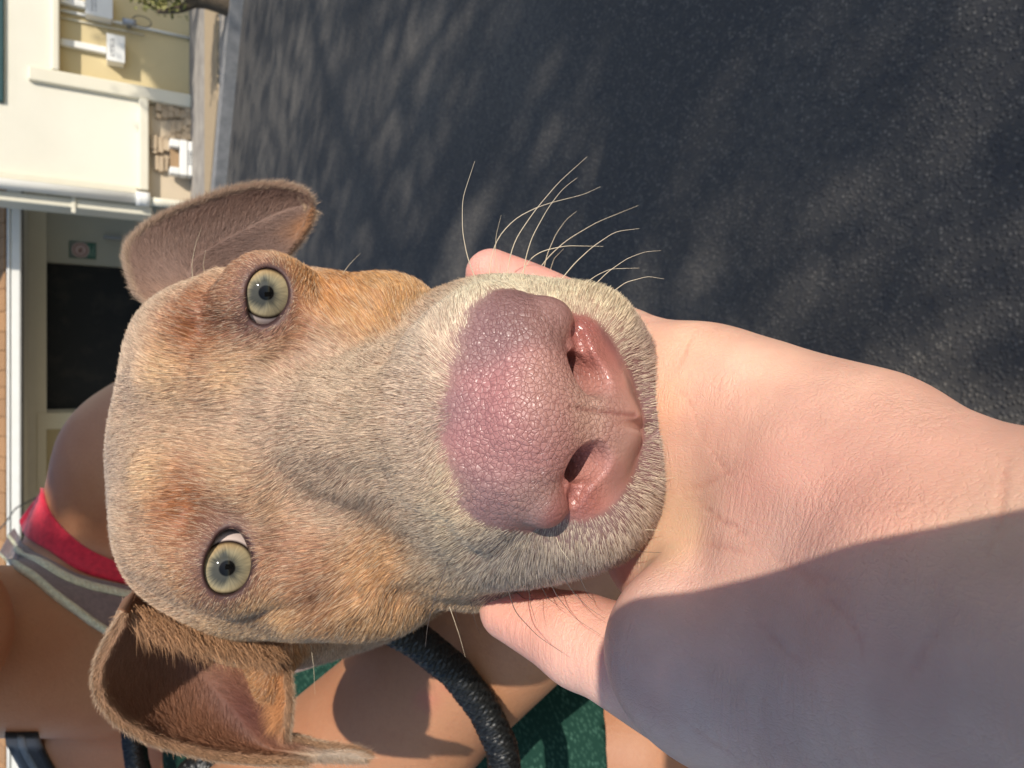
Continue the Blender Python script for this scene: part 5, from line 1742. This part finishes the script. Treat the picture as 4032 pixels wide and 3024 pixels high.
m_hair.color(m_hair.mix((0.025, 0.014, 0.009), (0.09, 0.055, 0.03), hn2)); m_hair.normal(m_hair.bump(hn2, 0.6, 0.003))
def hair(p):
    d = ell(p, (-14.5, 46.8, 39.2), (8.9, 11.6, 10.6))
    d = sm(d, ell(p, (-14.5, 48, 51), (4.2, 4.2, 4.2)), 1.0)                 # tied back
    face = ell(p, (-14.4, 43.0, 29.0), (6.8, 10.0, 8.5))
    return smax(smax(d, -face, 0.6), 40.0 - p[:, 1] - 0.55 * (p[:, 2] - 36.0), 0.8)
kv, kq, kn_ = surface(hair, np.array([-26, 30, 26]), np.array([-3, 62, 58]), 0.65, 1)
o = mesh_obj("hair", cf2w(kv), kq, m_hair.m, nrm=cf2w_dir(kn_)); attach(o, person)
m_heye = Mat("eye_white", 0.2, (0.7, 0.68, 0.65)); m_iris2 = Mat("brown_iris", 0.2, (0.05, 0.025, 0.012))
def ball(name, c, r, mat, n=14):
    th = np.linspace(0.001, math.pi - 0.001, n); ph = np.linspace(0, 2 * math.pi, 2 * n, endpoint=False)
    v = np.array([[r * math.sin(t) * math.cos(f), r * math.sin(t) * math.sin(f), r * math.cos(t)] for t in th for f in ph]) + c
    i = np.arange(n * 2 * n).reshape(n, 2 * n)
    q = np.stack([i[:-1], i[1:], np.roll(i[1:], -1, 1), np.roll(i[:-1], -1, 1)], -1).reshape(-1, 4)
    o = mesh_obj(name, cf2w(v), q, mat); fix_out(o)
    return o
for e in (-3.1, 3.1):
    eb = ball("eye", np.array([-14.4 + e, 47.5, 29.9]), 1.25, m_heye.m); attach(eb, person)
    ib = ball("iris", np.array([-14.4 + e, 47.3, 29.05]), 0.58, m_iris2.m); ib.parent = eb

# ------------------------------------------------------------------ leash of round braided rope
def braided(name, pts, rad, n_len, label=None, parent=None, sides=32, strands_=12, group=None):
    pts = resample(np.array(pts), n_len)
    tg = unit(np.gradient(pts, axis=0)); ref = np.array([0.25, 0.1, 0.96])
    a = unit(np.cross(tg, ref)); b = np.cross(tg, a)
    ph = np.linspace(0, 2 * math.pi, sides, endpoint=False)
    arc = np.r_[0, np.cumsum(np.linalg.norm(np.diff(pts, axis=0), axis=1))]
    tw = arc[:, None] / rad * 0.9
    k = strands_ / 2
    w1 = np.cos(k * (ph[None] + tw)); w2 = np.cos(k * (ph[None] - tw))
    rel = np.maximum(np.abs(w1) ** 0.7 * (w2 > 0), np.abs(w2) ** 0.7 * (w2 <= 0))
    r = rad * (0.82 + 0.20 * rel)
    v = pts[:, None] + r[..., None] * (np.cos(ph)[None, :, None] * a[:, None] + np.sin(ph)[None, :, None] * b[:, None])
    i = np.arange(n_len * sides).reshape(n_len, sides)
    q = np.stack([i[:-1], np.roll(i[:-1], -1, 1), np.roll(i[1:], -1, 1), i[1:]], -1).reshape(-1, 4)
    vv = v.reshape(-1, 3)
    o = mesh_obj(name, cf2w(vv), q, m_rope.m)
    fix_out(o)
    set_attr(o, "weave", rel.ravel(), 'FLOAT')
    return o
m_rope = Mat("black_rope", 0.38, (0.012, 0.012, 0.013), spec=0.45)
fle = m_rope.noise(900, 2).outputs["Fac"]
m_rope.color(m_rope.mix((0.003, 0.003, 0.003), (0.020, 0.020, 0.019), m_rope.math('MULTIPLY', m_rope.attr("weave").outputs["Fac"], m_rope.ramp(fle, [(0.4, 0.1), (0.62, 1.0)]))))
m_rope.normal(m_rope.bump(fle, 0.2, 0.0004))
leash = empty("leash", cf2w(P(1950, 2900, 36)))
tag(leash, "black braided rope leash looping down over the bare forearm", "leash")
parts = [
    [P(1320, 2330, 31), P(1500, 2440, 32), P(1640, 2520, 33.5), P(1790, 2640, 35), P(1905, 2790, 35.8), P(1975, 2940, 36), P(2005, 3150, 36), P(2010, 3500, 36)],
    [P(560, 2600, 48), P(530, 2760, 50), P(525, 2900, 51), P(540, 3010, 51.5), P(585, 3150, 51.5), P(640, 3200, 51), P(700, 3120, 50.5), P(745, 3030, 50.2), P(800, 3010, 50), P(900, 3060, 50), P(1000, 3250, 50)],
]
for pts, rad, nl in ((parts[0], 0.80, 260), (parts[1], 0.76, 280)):
    attach(braided("rope", pts, rad, nl * 3), leash)

# flat black strap with a grey stripe on the far shoulder
m_strap = fabric("black_strap", (0.018, 0.02, 0.022), 0.7, 120, 12, 0.5, 0.3)
m_stripe = fabric("grey_stripe", (0.16, 0.17, 0.17), 0.8, 120, 6, 0.5, 0.3)
sA = [(20, 2880), (60, 2960), (105, 3040), (170, 3150)]; sB = [(150, 2880), (195, 2980), (235, 3050), (300, 3150)]
strap = empty("shoulder_strap", cf2w(P(120, 2960, 58)))
tag(strap, "flat black strap with a grey centre stripe over the far shoulder", "strap")
cloth_band("webbing", sA, sB, person_core, 0.15, 0.2, m_strap.m, strap, 30, 8, d1=61.0)
mid = lambda t: [(a[0] * (1 - t) + b[0] * t, a[1] * (1 - t) + b[1] * t) for a, b in zip(sA, sB)]
cloth_band("stripe", mid(0.38), mid(0.60), person_core, 0.33, 0.06, m_stripe.m, strap, 30, 4, d1=61.0)

# ------------------------------------------------------------------ the rest of the dog, between the person's legs
def w2cf(x, y, z):
    q = np.array([x, y, z]) - CAM
    return np.array([q @ r_, q @ u_, q @ f_]) * 100
def dog_trunk(p):
    d = cone(p, P(1200, 2060, 31), P(1500, 2140, 42), 3.6, 4.4)
    d = sm(d, cone(p, P(1500, 2140, 42), w2cf(-0.17, 0.62, 0.50), 4.4, 6.4), 2.0)
    d = sm(d, cone(p, w2cf(-0.17, 0.62, 0.48), w2cf(-0.16, 0.95, 0.44), 6.6, 5.4), 2.0)
    for x, y, top in ((-0.21, 0.60, 0.42), (-0.13, 0.60, 0.42), (-0.21, 0.98, 0.42), (-0.12, 0.98, 0.42)):
        hock = 0.0 if y < 0.8 else 0.05
        d = sm(d, cone(p, w2cf(x, y, top), w2cf(x, y - hock, 0.22), 2.9, 1.8), 1.5)
        d = sm(d, cone(p, w2cf(x, y - hock, 0.22), w2cf(x, y + hock, 0.04), 1.8, 1.4), 0.6)
        d = sm(d, ell(p, w2cf(x, y - 0.015 + hock, 0.018), (1.9, 1.9, 1.9)), 0.6)
    return sm(d, cone(p, w2cf(-0.16, 1.0, 0.46), w2cf(-0.14, 1.2, 0.32), 1.6, 0.5), 1.0)
m_coat = Mat("short_coat", 0.7, spec=0.2)
m_coat.color(m_coat.mix((0.42, 0.29, 0.18), (0.30, 0.20, 0.13), m_coat.noise(14, 6).outputs["Fac"]))
m_coat.normal(m_coat.bump(m_coat.noise(700, 3).outputs["Fac"], 0.4, 0.001))
bv, bq, bn = surface(dog_trunk, np.array([-40, -72, 26]), np.array([6, 16, 150]), 0.75, 1)
o = mesh_obj("body", cf2w(bv), bq, m_coat.m, nrm=cf2w_dir(bn)); attach(o, dog)


pts = np.concatenate([crown_over((-1.2, 2.2), (1.0, 3.0), (4.2, 5.6), 50, 100, 71, 0.28), crown_over((-1.5, 3.0), (2.7, 4.0), (4.4, 6.0), 30, 110, 72, 0.27), crown_over((-1.5, 3.4), (4.0, 5.2), (4.4, 6.0), 13, 120, 74, 0.25)])
shade_tree(np.array([3.6, -3.2, 0.0]), pts, "leafy broad-crowned tree shading the asphalt yard", 73)
pts = crown_over((0.25, 1.4), (0.2, 1.1), (3.6, 4.6), 30, 100, 75, 0.22)
shade_tree(np.array([4.2, -4.4, 0.0]), pts, "smaller leafy tree shading the asphalt beside the hand", 76)
# lower crown casting leaf shade on the foot of the tan wall panel
g = np.random.default_rng(81)
wp = np.stack([g.uniform(2.15, 3.4, 90), np.full(90, YW), 0.1 + 0.85 * g.uniform(0, 1, 90)], -1)
wp = wp[wp[:, 2] < 0.12 + 0.75 * (wp[:, 0] - 2.15)]
hh = g.uniform(3.0, 4.2, len(wp))
cen = wp + SUN * (hh / SUN[2])[:, None]
pts = (cen[:, None] + g.normal(0, 0.08, (len(wp), 90, 3))).reshape(-1, 3)
shade_tree(np.array([5.2, 2.4, 0.0]), pts, "tree right of the view shading the foot of the tan panel", 83, 0.045)

# an added, unseen bough: leaves set to shade the person's neck and shoulder
g = np.random.default_rng(91)
pxs = np.concatenate([np.stack([g.normal(X, r, n), g.normal(Y, 1.3 * r, n)], -1)
        for X, Y, r, n in ((60, 2420, 60, 50), (170, 2620, 70, 60), (150, 2380, 45, 40), (40, 2720, 50, 40), (290, 2560, 55, 50), (260, 2800, 40, 36), (330, 2700, 40, 30), (200, 2930, 40, 20), (40, 2250, 30, 20), (300, 1720, 60, 50), (380, 1560, 50, 40), (430, 1780, 50, 30))])
tg_ = cf2w(hit(person_core, pxs[:, 0], pxs[:, 1], d0=20.0, d1=62.0, steps=80).astype(float))
cen = tg_ + SUN * g.uniform(1.7, 2.1, (len(tg_), 1))
pts = (cen[:, None] + g.normal(0, 0.011, (len(cen), 30, 3))).reshape(-1, 3)
shade_tree(np.array([2.6, -0.3, 0.0]), pts, "added unseen tree behind the camera, leaves set to shade neck and shoulder", 93, 0.026)

# ------------------------------------------------------------------ the phone that takes the picture; its shadow crosses the wrist
m_phone = Mat("phone_body", 0.35, (0.22, 0.22, 0.22), spec=0.5)
def rrect(x0, x1, y0, y1, r, n=8):
    out = []
    for cx, cy, a0 in ((x1 - r, y1 - r, 0), (x0 + r, y1 - r, 90), (x0 + r, y0 + r, 180), (x1 - r, y0 + r, 270)):
        for k in range(n + 1):
            a = math.radians(a0 + 90 * k / n)
            out.append((cx + r * math.cos(a), cy + r * math.sin(a)))
    return out
pr = rrect(-4.6, 2.8, -12.4, 2.2, 1.1)
n = len(pr)
pvv = np.array([(x, y, -0.20) for x, y in pr] + [(x, y, -1.0) for x, y in pr])
ph = empty("phone", cf2w(np.array([-2, -6, -0.6])))
tag(ph, "grey phone just behind the viewpoint whose shadow crosses the wrist", "phone")
o = mesh_obj("phone_case", cf2w(pvv), [tuple(range(n)), tuple(range(n, 2 * n))[::-1]] + [(k, n + k, n + (k + 1) % n, (k + 1) % n) for k in range(n)], m_phone.m, smooth_shade=False)
fix_out(o); attach(o, ph)
